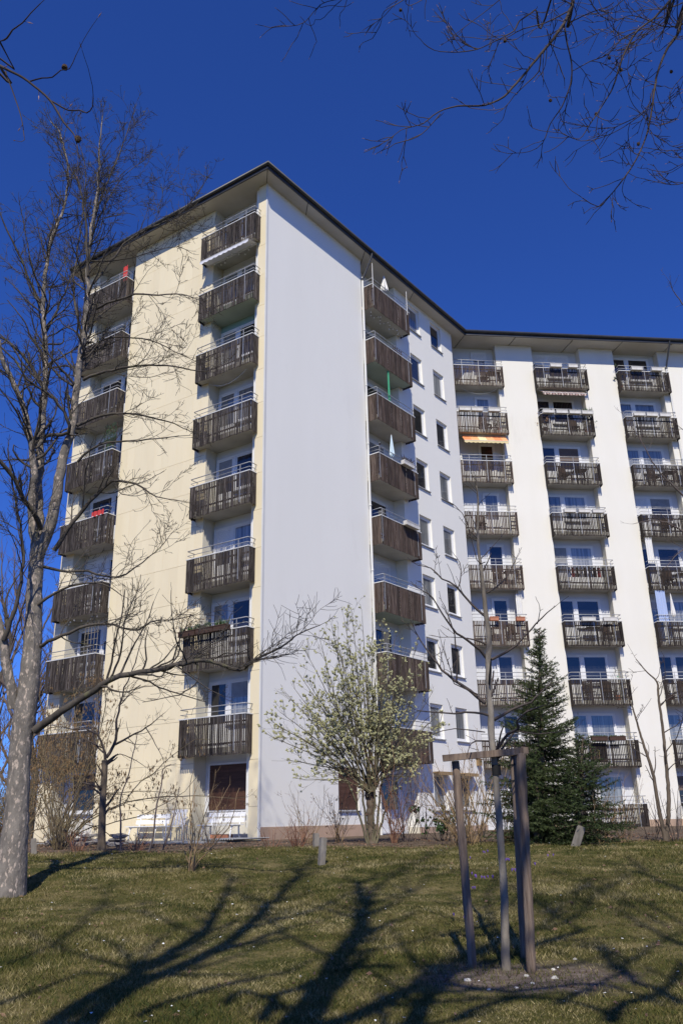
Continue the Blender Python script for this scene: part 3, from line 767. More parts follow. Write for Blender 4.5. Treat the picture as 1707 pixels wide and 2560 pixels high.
# ---- young tree between stakes
def sapling():
    D = SAP[1] - CAM[1]
    tp = [(1265, 2440), (1264, 2426), (1262, 2330), (1256, 2176), (1245, 2031), (1237, 1916), (1229, 1858), (1227, 1814), (1224, 1750), (1220, 1676), (1222, 1598), (1212, 1521), (1208, 1467), (1199, 1405), (1193, 1327), (1194, 1250), (1186, 1180)]
    rd = [.058, .047, .041, .037, .034, .033, .034, .037, .032, .034, .031, .026, .023, .019, .014, .010, .006]
    st = Style(dens={2: 4.6, 1: 5.0}, ratio=.36, angle=(.5, 1.0), wander=.15, trop=.05, rmin=.0035, maxlen=1.2, seg=.07, start=.3, taper=.5)
    lm = []
    def L(pts, r0, r1, Z=None, dd=0): lm.append(px_limb(pts, D, D + dd, r0, r1, Z))
    L([(1225, 1790), (1185, 1781), (1135, 1783), (1085, 1781), (1043, 1776)], .014, .005, None, -.3)
    L([(1212, 1758), (1171, 1727), (1135, 1700), (1104, 1677), (1084, 1647), (1064, 1622), (1038, 1578)], .021, .006, None, .5)
    L([(1390, 1940), (1270, 1800), (1150, 1730), (1060, 1650), (960, 1500), (870, 1350), (770, 1280)], .017, .005, Z5, -.5)
    L([(1390, 1540), (1250, 1420), (1100, 1240), (960, 1160), (850, 1060), (720, 1030)], .016, .005, Z5, .4)
    L([(1115, 1260), (1145, 1140), (1130, 1010), (1080, 930)], .008, .004, Z5, .2)
    L([(1100, 2170), (1110, 1950), (1090, 1780), (1060, 1640), (1000, 1480), (980, 1420)], .010, .004, Z5, -.2)
    L([(1380, 1000), (1300, 980), (1200, 600), (1120, 480), (1060, 430)], .007, .004, Z5, -.2)
    L([(330, 1030), (430, 980), (540, 880), (620, 800), (690, 730), (745, 685)], .015, .004, Z7, -.3)
    L([(625, 800), (640, 740), (642, 690)], .006, .004, Z7, -.3)
    L([(520, 330), (620, 280), (720, 230), (770, 190), (830, 130)], .018, .006, Z8, .5)
    L([(540, 490), (600, 410), (650, 380), (660, 310), (740, 270), (790, 255)], .020, .006, Z8, -.6)
    L([(640, 395), (760, 405), (880, 400), (960, 380)], .008, .004, Z8, .3)
    L([(495, 450), (420, 450), (385, 475), (375, 512)], .010, .004, Z8, -.3)
    L([(300, 600), (360, 560), (430, 490), (470, 420), (490, 370)], .010, .004, Z7, .3)
    L([(250, 390), (330, 310), (400, 230)], .007, .003, Z7, .2)
    L([(240, 250), (200, 210), (165, 165)], .006, .003, Z7, -.2)
    L([(430, 190), (300, 130), (280, 60), (230, -80)], .008, .004, Z8, -.3)
    L([(470, 400), (300, 380), (180, 410), (60, 440)], .007, .004, Z8, .5)
    simple_tree('young_tree', 'slender leafless young tree staked between three wooden posts on the lawn', SAP, [at(x, y, D) for x, y in tp], rd, lm, st, 2, 21, 'sapbark', 'twig_dark')
    # stakes
    t = empty('tree_stake_frame', gnd(1181, 2421)); tag(t, 'weathered three post wooden stake frame around the young tree', 'tree stakes')
    inv = Matrix.Translation(-Vector(t.location))
    def stake(x0, y0, x1, y1, d, rad, dtop=0):
        A = at(x0, y0, d); B = at(x1, y1, d + dtop); A = A + (A - B) * .03
        n = 14; tt = np.linspace(0, 1, n)[:, None]
        r = np.random.default_rng(int(x0)); P = A + (B - A) * tt + r.normal(size=(n, 3)) * .002
        MB().tube(P, rad * (1 + r.normal(size=n) * .03), 14, True).build('stake', MT['stake'], t, inv, True)
    d1 = gnd(1181, 2421)[1] - CAM[1]; d2 = gnd(1328, 2433)[1] - CAM[1]
    stake(1181, 2421, 1138, 1902, d1, .042); stake(1328, 2433, 1301, 1884, d2, .047)
    d3 = gnd(1309, 2395)[1] - CAM[1]; stake(1310, 2395, 1283, 1886, d3, .040)
    def bar(a, c, hw, hh, nm='crossbar'):
        a, c = np.asarray(a), np.asarray(c); ax = (c - a) / 2; f = norm(np.cross(ax, [0, 0, 1])); u = norm(np.cross(f, ax))
        if u[2] < 0: u = -u
        MB().obox((a + c) / 2, ax, f * hw, u * hh).build(nm, MT['stake'], t, inv)
    bar(at(1106, 1896, d1 - .06), at(1320, 1876, d2 - .02), .03, .032)
    bar(at(1132, 1893, d1 + .02), at(1290, 1881, d3), .025, .03); bar(at(1284, 1880, d3 + .03), at(1308, 1874, d2 + .0), .025, .03)
    for dy in (0, 16): MB().tube([at(1280, 1910 + dy * 2.5, d3), at(1281, 1914 + dy * 2.5, d3)], .046, 12).build('tie', MT['rubber'], t, inv, True)
    c = at(1240, 1925, D); b = MB(); b.tube([c + [0, 0, -.05], c + [0, 0, .05]], .047, 12); b.build('tie', MT['rubber'], t, inv, True)
sapling()

# ---- small tree by the cream facade
def small_tree():
    base = gnd(254, 2128); D = base[1] - CAM[1]
    tp = [(254, 2135), (255, 2100), (258, 2000), (262, 1930), (262, 1900)]
    st = Style(dens={3: 3.4, 2: 6, 1: 7}, ratio=.42, wander=.15, trop=.02, rmin=.003, maxlen=1.6, seg=.09, angle=(.5, 1.1))
    lm = []
    def L(pts, r0, r1, dd=0): lm.append(px_limb(pts, D, D + dd, r0, r1, Z3))
    L([(450, 730), (440, 660), (400, 580), (330, 545), (240, 545), (150, 530), (60, 560)], .035, .006, -.6)
    L([(455, 720), (500, 650), (520, 560), (525, 480), (545, 390), (570, 290), (620, 180), (660, 40), (700, -80)], .045, .006, .3)
    L([(510, 640), (600, 590), (700, 540), (760, 490), (820, 440)], .03, .005, -.5)
    L([(700, 540), (760, 640), (800, 720), (820, 800)], .012, .004, -.3)
    L([(440, 690), (380, 620), (380, 470), (300, 330), (220, 250)], .02, .005, .5)
    L([(470, 740), (540, 700), (640, 740), (700, 780)], .014, .005, -.2)
    L([(430, 660), (300, 600), (160, 600), (40, 590)], .015, .005, .4)
    L([(540, 400), (640, 300), (760, 280), (930, 260)], .014, .004, -.2)
    simple_tree('small_bare_tree', 'small leafless tree with brown trunk growing before the cream facade', base, [at(x, y, D) for x, y in tp], [.12, .095, .08, .075, .07], lm, st, 3, 31, 'willow_bark', 'twig_dark')
    # thin saplings beside the benches
    for i, (pts, lab) in enumerate(((((545, 1290), (545, 1120), (545, 960), (590, 840), (620, 700), (650, 560)), 'thin bare sapling left of the white bench'),
                       (((800, 1285), (830, 1210), (862, 1100), (880, 1020), (905, 900)), 'thin dark curved sapling right of the white bench'),
                       (((715, 1300), (745, 1200), (760, 1040), (795, 880), (805, 790), (855, 760)), 'thin bare sapling in front of the white bench'))):
        pp = [(Z3[0] + x * Z3[2], Z3[1] + y * Z3[2]) for x, y in pts]; b0 = gnd(*pp[0]); d = b0[1] - CAM[1]
        s2 = Style(dens={2: 1.6, 1: 2.5}, ratio=.4, wander=.14, rmin=.003, maxlen=1.3, seg=.1)
        simple_tree('thin_sapling', lab, b0, [at(*p, d) for p in pp], np.linspace(.025, .008, len(pp)), [], s2, 2, 40 + i, 'twig', 'twig', 'saplings beside the benches', trunklvl=2)
small_tree()

# ---- twin-stemmed saplings before the right wing
def right_saplings():
    base = gnd(1665, 2104); D = base[1] - CAM[1]
    st = Style(dens={3: 2.6, 2: 3.0, 1: 3.5}, ratio=.30, wander=.13, trop=.03, rmin=.006, maxlen=5.0, seg=.12, angle=(.6, 1.2))
    p1 = [(1310, 2290), (1330, 1900), (1300, 1500), (1270, 1200), (1230, 900), (1220, 780), (1130, 690), (1020, 560)]
    p2 = [(1300, 2285), (1230, 1950), (1180, 1650), (1100, 1400), (1040, 1200), (980, 1000), (930, 900)]
    for p, lab, sd in ((p1, 'taller dark stem of the twin saplings before the right wing', 51), (p2, 'shorter leaning stem of the twin saplings before the right wing', 52)):
        pp = [at(ZB[0] + x * ZB[2], ZB[1] + y * ZB[2], D) for x, y in p]
        rd = np.linspace(.05, .010, len(pp))
        r = np.random.default_rng(sd)
        simple_tree('slender_sapling', lab, base, pp, rd, [], st, 2, sd, 'willow_bark', 'twig_dark', 'twin saplings', trunklvl=3)
right_saplings()

# ---- bushes made of stems
def bush(name, label, base, n, spread, h, st, lvl, seed, m, r0=.012, lean=(0, 0, 0), group=None, cat='shrub', extra=None, hv=.35):
    r = np.random.default_rng(seed); t = empty(name, base); tag(t, label, cat, group); mb = MB()
    for i in range(n):
        a = r.uniform(0, 2 * pi); s = spread * sqrt(r.uniform(0, 1)); L = h * r.uniform(1 - hv, 1.05)
        d = norm(np.array([cos(a) * s, sin(a) * s, 1.0]) + np.array(lean))
        p = np.asarray(base) + np.array([cos(a), sin(a), 0]) * s * .18 + [0, 0, -.03]
        grow(mb, p, d, L, r0 * r.uniform(.6, 1.1), lvl, st, r)
    loc = Matrix.Translation(-Vector(base))
    mb.build('stems', MT[m], t, loc, True)
    if extra: extra(t, loc, st.tips, r)
    return t

def catkin_extra(m, length, width, per, hang=False, name='catkins'):
    def f(t, loc, tips, r):
        b = MB()
        for P, R in tips:
            for _ in range(max(1, r.poisson(per))):
                i = r.integers(len(P) // 2, len(P)); p = P[i] + r.normal(size=3) * .006
                d = np.array([r.normal() * .12, r.normal() * .12, -1.0]) if hang else norm(norm(P[-1] - P[0]) + r.normal(size=3) * .45)
                d = norm(d); u = norm(np.cross(d, r.normal(size=3))); v = np.cross(d, u); L = length * r.uniform(.6, 1.15); W = width * r.uniform(.7, 1.1)
                q = p + d * L * .45
                b.add([p, q + u * W, q + v * W, q - u * W, q - v * W, p + d * L], None, [(0, 2, 1), (0, 3, 2), (0, 4, 3), (0, 1, 4), (5, 1, 2), (5, 2, 3), (5, 3, 4), (5, 4, 1)])
        b.build(name, MT[m], t, loc)['kind'] = 'stuff'
    return f

# goat willow with pale catkins, in front of the gable edge
def willow():
    base = gnd(928, 2108); D = base[1] - CAM[1]; r = np.random.default_rng(61)
    t = empty('flowering_willow', base); tag(t, 'multi-stemmed willow covered in pale catkins before the white gable', 'tree')
    tr = MB(); cr = MB()
    S = smooth_line([(*at(930, 2118, D), .14), (*at(929, 2090, D), .105), (*at(926, 2040, D), .095), (*at(925, 2000, D), .105), (*at(924, 1972, D), .13), (*at(926, 1960, D), .10)], .05)
    tr.tube(S[:, :3] + r.normal(size=(len(S), 3)) * .012, S[:, 3], 12, True)
    tips = []
    st = Style(dens={3: 5.2, 2: 7.0, 1: 6.5}, ratio=.40, angle=(.3, .85), wander=.09, trop=.06, rmin=.0036, maxlen=2.2, seg=.14, start=.35, tips=tips)
    ends = [(675, 1840), (700, 1780), (712, 1730), (745, 1680), (770, 1640), (800, 1600), (830, 1570), (860, 1545), (880, 1532), (905, 1540), (930, 1580), (955, 1570), (985, 1600), (1010, 1640), (1040, 1620), (1060, 1680), (1075, 1740), (1090, 1790), (1085, 1840), (1030, 1900), (775, 1860), (760, 1760), (1000, 1720), (850, 1640), (900, 1620), (960, 1660), (820, 1720), (1040, 1780), (730, 1830), (800, 1800), (690, 1810), (720, 1900), (790, 1900), (1010, 1850), (1060, 1860), (840, 1590), (920, 1690), (870, 1700), (780, 1720), (1020, 1690), (735, 1720), (945, 1610), (1080, 1800), (850, 1820), (990, 1880), (760, 1950), (820, 1930), (1020, 1940)]
    hd = at(925, 1980, D)
    for i, (x, y) in enumerate(ends):
        e = at(x, y, D + r.normal() * .55); a = hd + r.normal(size=3) * np.array([.10, .10, .08])
        m1 = a + (e - a) * .35 + np.array([(e - a)[0] * .06, 0, .22]); m2 = a + (e - a) * .7 + np.array([(e - a)[0] * .03, 0, .12])
        limb(cr, [(*a, .022), (*m1, .015), (*m2, .010), (*e, .005)], st, 3, r, step=.16, t0=.2)
    for x0, x1, y1 in ((935, 1010, 1760), (922, 850, 1740), (940, 1050, 1880), (918, 800, 1860), (932, 960, 1720)):   # extra stems from the ground
        a = at(x0, 2110, D - .1); e = at(x1, y1, D + r.normal() * .4); m1 = a + (e - a) * .5 + np.array([(a - e)[0] * .12, 0, .2])
        limb(cr, [(*a, .03), (*m1, .02), (*e, .006)], st, 3, r, step=.16, t0=.35)
    loc = Matrix.Translation(-Vector(base))
    tr.build('trunk', MT['willow_bark'], t, loc, True); cr.build('crown', MT['willow_twig'], t, loc, True)
    print('willow tips', len(tips))
    catkin_extra('willow_catkin', .048, .0125, max(.5, 46000 / max(len(tips), 1)))(t, loc, tips, r)
willow()

# hazel with hanging catkins, left of the facade
def hz(name, label, px, py, n, spread, h, seed, tm='hazel_twig', lean=(0, 0, 0), per=2.0, group=None, hv=.35):
    tips = []
    st = Style(dens={2: 3.6, 1: 5.0}, ratio=.42, wander=.13, trop=.0, rmin=.0034, maxlen=2.2, seg=.12, tips=tips, angle=(.5, 1.1), start=.3)
    return bush(name, label, gnd(px, py), n, spread, h, st, 2, seed, tm, .02, lean, group, extra=catkin_extra('hazel_catkin', .09, .011, per, True), hv=hv)
hz('hazel_bush', 'tall hazel hung with brown catkins before the leftmost balconies', 150, 2118, 30, .42, 5.4, 71, lean=(.12, 0, 0), per=3.2)
hz('hazel_bush', 'brown hazel thicket at the left edge behind the big trunk', 30, 2112, 26, .45, 5.2, 72, per=3.0)
sb = Style(dens={2: 2.6, 1: 4}, ratio=.42, wander=.12, trop=.03, rmin=.003, maxlen=.8, seg=.08, angle=(.4, .9))
bush('green_stemmed_bush', 'dense olive green bare bush below the leftmost balconies', gnd(150, 2124), 46, .75, 1.9, sb, 2, 73, 'hazel_twig', .011)
bush('leaning_shrub', 'bare multi-stemmed shrub on the lawn before the left bench', gnd(478, 2178), 10, .34, 2.0, sb, 2, 74, 'straw_twig', .014)
bush('forsythia_bush', 'straw coloured fan shaped bush behind the left stake', gnd(1165, 2112), 46, .75, 2.3, sb, 2, 75, 'straw_twig', .012)
bush('arching_bush', 'tall arching bare bush behind the young tree trunk', gnd(1195, 2106), 14, .9, 3.0, sb, 1, 76, 'straw_twig', .015, lean=(.25, 0, 0))
bush('bare_shrub', 'thin bare shrub before the window wall', gnd(1058, 2100), 8, .45, 2.1, sb, 2, 77, 'twig', .011)
bush('bare_shrub', 'bare bush at the foot of the twin saplings', gnd(1690, 2104), 9, .8, 1.6, sb, 2, 78, 'twig_dark', .011)
bush('bare_shrub', 'small bare bush left of the twin saplings', gnd(1630, 2102), 7, .6, 1.0, sb, 1, 79, 'twig_dark', .009)
bush('bare_shrub', 'pale stems under the lowest balcony of the right wing', gnd(1500, 2108), 16, .5, 1.6, sb, 1, 80, 'straw_twig', .010)
bush('bare_shrub', 'pale thin stems left of the dark conifers', gnd(1315, 2106), 14, .4, 1.8, sb, 1, 801, 'straw_twig', .010)
bush('bare_shrub', 'tangled tan bush between the young tree and the conifers', gnd(1265, 2108), 26, .6, 2.0, sb, 2, 802, 'straw_twig', .010)
bush('bare_shrub', 'bare brown bush before the side entrance', gnd(1015, 2104), 16, .55, 2.3, sb, 2, 803, 'twig', .011)
bush('bare_shrub', 'thin bare bush right of the dark conifers', gnd(1560, 2106), 14, .6, 1.5, sb, 2, 804, 'straw_twig', .009)
bush('bare_shrub', 'bare bush hiding the white plastic chair', gnd(525, 2116), 12, .5, 1.5, sb, 2, 805, 'straw_twig', .009)
bush('bare_shrub', 'wispy bare bush left of the brown gable window', gnd(770, 2108), 14, .6, 1.5, sb, 2, 806, 'straw_twig', .009)
def leaf_extra(m, size, per):
    def f(t, loc, tips, r):
        b = MB()
        for P, R in tips:
            for _ in range(r.poisson(per)):
                p = P[r.integers(1, len(P))]; u = norm(r.normal(size=3)) * size * r.uniform(.5, 1); v = norm(np.cross(u, r.normal(size=3))) * size * .5
                b.add([p, p + u * .5 + v, p + u, p + u * .5 - v], [(0, 1, 2, 3)])
        b.build('dead_leaves', MT[m], t, loc)['kind'] = 'stuff'
    return f
def leafy(name, label, px, py, n, spread, h, seed, m='red_twig', per=1.5, size=.05, lm='dead_leaf'):
    tips = []; st = Style(dens={2: 3, 1: 5}, ratio=.42, wander=.14, rmin=.003, maxlen=.7, seg=.07, tips=tips, angle=(.4, 1.0))
    return bush(name, label, gnd(px, py), n, spread, h, st, 2, seed, m, .009, extra=leaf_extra(lm, size, per))
leafy('brown_shrub', 'brown leafy shrub left of the willow trunk', 845, 2106, 22, .55, 1.7, 81, 'straw_twig', 1.2)
leafy('brown_shrub', 'tall dry brown shrub right of the willow trunk', 985, 2108, 26, .33, 2.5, 82, 'red_twig', 1.0, .04)
leafy('red_shrub', 'low reddish shrub before the gable plinth', 745, 2118, 30, .6, .75, 83, per=.6, size=.03)
leafy('red_shrub', 'low reddish shrub before the left bench', 345, 2126, 24, .7, .55, 84, per=.8, size=.03)
leafy('red_shrub', 'low reddish shrub beside the small bare tree', 195, 2128, 22, .7, .55, 85, per=.8, size=.03)
leafy('red_shrub', 'low reddish shrub at the left edge behind the trunk', 2, 2125, 20, .6, .9, 86, per=.8, size=.03)
leafy('brown_shrub', 'low brown shrub below the forsythia', 1140, 2116, 20, .8, .6, 87, 'straw_twig', 1.5)
leafy('red_shrub', 'low reddish shrub at the gable corner', 680, 2120, 8, .6, .6, 88, per=.8, size=.035)
leafy('evergreen_shrub', 'small round green shrub before the window wall', 1108, 2102, 26, .9, 1.0, 89, 'twig_dark', 5.0, .10, 'leaf')

# ---- conifers
def conifer(name, label, px, py, ptop, hw, seed, m, lo=.03, ragged=.25, power=.9):
    r = np.random.default_rng(seed); base = gnd(px, py); D = base[1] - CAM[1]
    top = at(*ptop, D); Hh = top[2] - base[2]
    t = empty(name, base); tag(t, label, 'conifer'); loc = Matrix.Translation(-Vector(base))
    lean = (top - base) / Hh
    MB().tube([base + lean * Hh * f for f in (-.02, .3, .6, .85, 1)], [.11, .09, .06, .03, .008], 8).build('trunk', MT['willow_bark'], t, loc, True)
    fo = MB(); tw = MB()
    z = lo * Hh
    V = []; Tt = []; n = 0
    while z < Hh * .985:
        f = z / Hh; rad = hw * (1 - f) ** power * (1 if f > .12 else .8 + f * 1.6)
        nb = 14 if f < .7 else 8
        for i in range(nb):
            a = r.uniform(0, 2 * pi); L = max(rad * r.uniform(1 - ragged, 1 + ragged * .6), .12)
            d = np.array([cos(a), sin(a), 0]); p0 = base + lean * (z + r.normal() * .06)
            ts = np.linspace(0, 1, 6); up = -.16 + .62 * f
            P = p0 + d * (ts * L)[:, None] + np.array([0, 0, 1]) * (L * (up * ts - .22 * (1 - f) * ts ** 2 + .20 * ts ** 3))[:, None]
            tw.tube(P, np.linspace(.014, .004, 6), 3)
            # side twigs with needles
            m_ = max(5, int(L / .06))
            for k in range(m_):
                u = (k + r.uniform()) / m_; u = .12 + .88 * u
                x = u * 5; j = min(int(x), 4); q = P[j] + (P[j + 1] - P[j]) * (x - j); bd = norm(P[j + 1] - P[j])
                sgn = 1 if k % 2 else -1
                sd = norm(bd * .75 + sgn * np.cross(bd, [0, 0, 1]) * r.uniform(.5, 1.0) + np.array([0, 0, r.normal() * .22 - .06]))
                l2 = (.14 + .22 * (1 - u)) * min(1.1, L + .25) * r.uniform(.7, 1.2)
                nn = max(5, int(l2 / .016))
                tt = r.uniform(0, 1, nn)[:, None]; c = q + sd * l2 * tt
                w_ = np.cross(sd, r.normal(size=(nn, 3))); w_ /= np.linalg.norm(w_, axis=1, keepdims=True)
                tip = c + (sd * .65 + w_ * .75) * r.uniform(.045, .085, (nn, 1)); sidev = np.cross(w_, sd) * .009
                V.append(np.stack([c + sidev, c - sidev, tip], 1).reshape(-1, 3)); Tt.append(np.arange(nn * 3).reshape(-1, 3) + n); n += nn * 3
        z += .115 + .05 * (1 - f)
    fo.add(np.concatenate(V), None, np.concatenate(Tt))
    tw.build('branches', MT['twig_dark'], t, loc)
    fo.build('needles', MT[m], t, loc)['kind'] = 'stuff'
conifer('spruce_tree', 'tall pointed spruce before the right wing', 1352, 2108, (1348, 1570), 1.42, 91, 'needle', ragged=.5, power=.9)
conifer('yew_tree', 'shorter bushy dark conifer right of the spruce', 1445, 2110, (1455, 1845), 1.12, 92, 'needle2', ragged=.5, power=.62)
conifer('yew_tree', 'low dark conifer filling the left foot of the spruce', 1345, 2110, (1338, 1880), .65, 93, 'needle2', ragged=.5, power=.75)

# ---- trees far left behind the building
def far_trees():
    for i, (px, d, h, lab) in enumerate(((-30, 44, 15, 'leftmost lilac-brown bare tree far behind the big trunk'), (45, 50, 17, 'tall bare tree far behind between trunk and balconies'), (105, 56, 15.5, 'bare tree showing just left of the balconies far behind'), (75, 40, 9, 'lower bare tree far behind the hazel'))):
        b0 = at(px, 2085, d); b0[2] = zt(b0[0], b0[1]); r = np.random.default_rng(300 + i)
        st = Style(dens={4: 1.2, 3: 2.4, 2: 3.2, 1: 3.6}, ratio=.40, angle=(.25, .7), wander=.10, trop=.07, rmin=.008, maxlen=5, seg=.35, start=.2)
        tp = [b0 + np.array([r.normal() * .1 * k, r.normal() * .1 * k, h * k / 6 * .95]) for k in range(7)]
        simple_tree('far_tree', lab, b0, tp, [.24, .2, .17, .13, .09, .05, .02], [[(*(tp[k] + 0), .09 - .008 * k), (*(tp[k] + np.array([s * r.uniform(.6, 1.6), r.normal() * .8, h * .18])), .05), (*(tp[k] + np.array([s * r.uniform(1.2, 2.6), r.normal(), h * .40])), .015)] for k in (1, 2, 3, 4) for s in (-1, 1)], st, 3, 310 + i, 'bark_up', 'twig', 'bare trees far behind on the left')
    # evergreen hedge and low wall far left
    r = np.random.default_rng(77)
    for i, (px, d, lab) in enumerate(((-20, 40, 'brown hedge far left behind the trunk'), (60, 46, 'brown hedge far behind left of the facade'))):
        b0 = at(px, 2085, d); b0[2] = zt(b0[0], b0[1])
        s2 = Style(dens={2: 3, 1: 3.5}, ratio=.4, wander=.13, rmin=.006, maxlen=1.5, seg=.2)
        bush('hedge', lab, b0, 60, 1.1, 3.2, s2, 2, 320 + i, 'hazel_twig', .025, group='hedges far left', cat='hedge')
far_trees()

# ---- beech: stands behind the camera, its branches hang into the top of the view and its limbs shade the lawn
def beech():
    r = np.random.default_rng(101)
    yb = CAM[1] - 3.2
    base = np.array([.75, yb, float(zt(.75, yb))])
    t = empty('beech_tree', base); tag(t, 'leafless beech overhead whose budded branches hang into the top of the view', 'tree')
    tr = MB(); cr = MB(); tips = []
    fork = base + np.array([.1, 0, 8.2])
    S = smooth_line([(*base, .55), (*(base + [0, 0, .5]), .42), (*(base + [.05, 0, 4]), .36), (*fork, .32)], .3)
    tr.tube(S[:, :3], S[:, 3], 16)
    st = Style(dens={3: 1.8, 2: 1.9, 1: 2.0}, ratio=.42, angle=(.4, .95), wander=.10, trop=.05, rmin=.011, rr=.5, maxlen=5.0, seg=.25, start=.25)
    def caster(pts, r0, r1, lvl=3, y=yb, spread=0.0):
        rows = []
        for i, (x, yy) in enumerate(pts):
            g = gnd(x * 1.0887, 2000 + yy * 1.0887); tt = i / (len(pts) - 1)
            yc = y + spread * tt
            k = (g[1] - yc) / SUN[1]; p = g - SUN * k
            rows.append((*p, r0 + (r1 - r0) * tt))
        return rows
    def C(pts, r0, r1, lvl=2, spread=0.0, root=True):
        rows = caster(pts, r0, r1, lvl, y=CAM[1] + .0, spread=spread)
        if root: rows = [(*fork, r0 * 1.15), (*(fork + (np.array(rows[0][:3]) - fork) * .5 + [0, 0, -.2]), r0 * 1.08)] + rows
        limb(cr, rows, st, lvl, r, step=.3, jitter=.02, t0=.35, mbthick=tr, rthick=.08)
    C([(140, 510), (300, 405), (400, 345), (470, 300), (500, 255), (520, 210), (530, 180)], .115, .05)
    C([(205, 510), (420, 380), (560, 300), (640, 220), (690, 165), (730, 130)], .13, .04)
    C([(690, 510), (755, 410), (795, 340), (835, 280), (828, 225), (820, 190)], .17, .07)
    C([(945, 510), (985, 425), (1060, 365), (1150, 320)], .10, .05)
    C([(800, 350), (900, 340), (1000, 312), (1080, 300)], .05, .025, root=False)
    C([(820, 270), (900, 240), (970, 190), (1010, 150)], .045, .02, root=False)
    C([(560, 300), (700, 262), (800, 215), (960, 155)], .05, .02, root=False)
    C([(320, 500), (480, 435), (600, 405), (680, 395)], .06, .03, root=False)
    C([(330, 395), (250, 375), (160, 350), (40, 300)], .055, .02, root=False)
    C([(450, 310), (360, 270), (280, 250), (200, 230)], .04, .015, root=False)
    C([(1000, 420), (1180, 440), (1380, 420), (1500, 470)], .06, .03, root=False)
    C([(1060, 365), (1220, 300), (1300, 230), (1340, 190)], .05, .02, root=False)
    C([(1280, 470), (1420, 400), (1500, 330), (1568, 300)], .05, .02, root=False)
    C([(1568, 335), (1480, 290), (1420, 255), (1330, 230)], .045, .02, root=False)
    C([(1568, 210), (1500, 180), (1460, 150), (1440, 130)], .06, .03, root=False)
    C([(780, 380), (700, 330), (630, 290), (560, 230)], .05, .02, root=False)
    C([(520, 470), (560, 440), (640, 470), (700, 500)], .06, .04, root=False)
    C([(1040, 510), (1120, 470), (1260, 455), (1400, 490)], .06, .03, root=False)
    C([(1568, 470), (1500, 440), (1430, 400), (1380, 340)], .07, .03, root=False)
    C([(1400, 510), (1440, 470), (1520, 440), (1568, 380)], .07, .04, root=False)
    C([(0, 470), (110, 430), (200, 400), (300, 410)], .05, .03, root=False)
    C([(0, 380), (90, 350), (170, 300), (260, 190)], .05, .02, root=False)
    C([(600, 510), (640, 450), (720, 420), (760, 400)], .07, .05, root=False)
    C([(830, 500), (900, 450), (960, 440), (1010, 390)], .06, .03, root=False)
    C([(835, 270), (870, 200), (940, 150), (1030, 110)], .05, .02, root=False)
    C([(1140, 330), (1130, 270), (1120, 220), (1150, 170)], .05, .02, root=False)
    C([(1250, 300), (1330, 260), (1400, 200), (1480, 160)], .045, .02, root=False)
    # hanging branches seen at the top of the picture
    s2 = Style(dens={3: 3, 2: 7, 1: 7.0}, ratio=.42, angle=(.4, .95), wander=.13, trop=.05, rmin=.0036, maxlen=1.4, seg=.045, start=.25, tips=tips, taper=.5)
    rt = np.array([4.6, CAM[1] + 1.5, 9.0])
    def O(pts, r0, r1, d=(5.5, 5.0), Z=ZT, lvl=2, root=None):
        rows = px_limb(pts, d[0], d[1], r0, r1, Z)
        if root is not None: rows = [(*root, r0 * 1.6)] + rows
        limb(cr, rows, s2, lvl, r, step=.06, jitter=.004, t0=.12)
    limb(cr, [(*(fork + [0, 0, 1.5]), .14), (2.6, yb + 2, 9.4, .10), (*rt, .05)], st, 1, r, mbthick=tr)
    O([(1010, -60), (1000, 0), (950, 120), (880, 220), (820, 290), (740, 390), (640, 500), (540, 545), (400, 550), (300, 580), (220, 640), (130, 665)], .017, .003, root=rt)
    O([(310, 590), (260, 650), (190, 710), (75, 745)], .005, .002, d=(5.0, 4.9), lvl=1)
    O([(950, 120), (970, 240), (990, 330), (985, 430), (940, 550), (880, 640), (840, 740), (770, 785), (660, 795)], .009, .0025, d=(5.5, 6))
    O([(900, -60), (800, 50), (720, 110), (690, 160), (620, 200), (500, 255), (380, 270), (280, 260), (225, 225)], .010, .0025, d=(5.8, 5.4), root=rt)
    O([(970, 60), (850, 120), (740, 150), (640, 200), (560, 205), (480, 195), (380, 185), (350, 150)], .007, .002, d=(5.5, 6.2))
    O([(660, -60), (615, 0), (530, 70), (450, 130), (380, 185)], .006, .002, d=(5.8, 6.2))
    O([(1600, -60), (1568, 60), (1540, 170), (1480, 260), (1440, 360), (1420, 450), (1400, 600), (1370, 720), (1310, 850), (1240, 950), (1190, 1010), (1130, 1070), (1045, 1025)], .017, .0025, d=(6, 5.6), root=rt + [1.2, 0, 0])
    O([(1540, -60), (1500, 0), (1420, 90), (1330, 160), (1270, 260), (1230, 370), (1200, 460), (1140, 560), (1080, 650), (1030, 720), (970, 705)], .014, .0025, d=(5.7, 5.2), root=rt + [1, 0, 0])
    O([(990, 370), (1080, 320), (1180, 280), (1250, 200), (1330, 160)], .004, .007, d=(5.8, 5.7))
    O([(1410, 460), (1380, 560), (1300, 630), (1200, 690), (1100, 725), (1040, 730)], .006, .002, d=(5.9, 5.5))
    O([(830, 285), (820, 370), (760, 430), (690, 500), (640, 560), (560, 570), (470, 560)], .007, .002, d=(5.4, 5.8))
    O([(1640, 100), (1500, 140), (1400, 110), (1300, 80), (1200, 110), (1120, 60), (1090, 10)], .009, .002, d=(6.3, 6.0))
    O([(1640, 340), (1560, 400), (1500, 480), (1500, 550)], .006, .002, d=(6.3, 6.0))
    O([(1640, 520), (1560, 560), (1530, 620), (1450, 650)], .005, .002, d=(6.3, 6.2))
    O([(1660, 760), (1560, 775), (1480, 780), (1400, 770)], .006, .002, d=(6.3, 6.2))
    O([(1660, 820), (1560, 850), (1480, 890), (1400, 880)], .005, .002, d=(6.3, 6.2))
    O([(1680, 900), (1540, 955), (1440, 945), (1360, 925)], .006, .002, d=(6.3, 6.2))
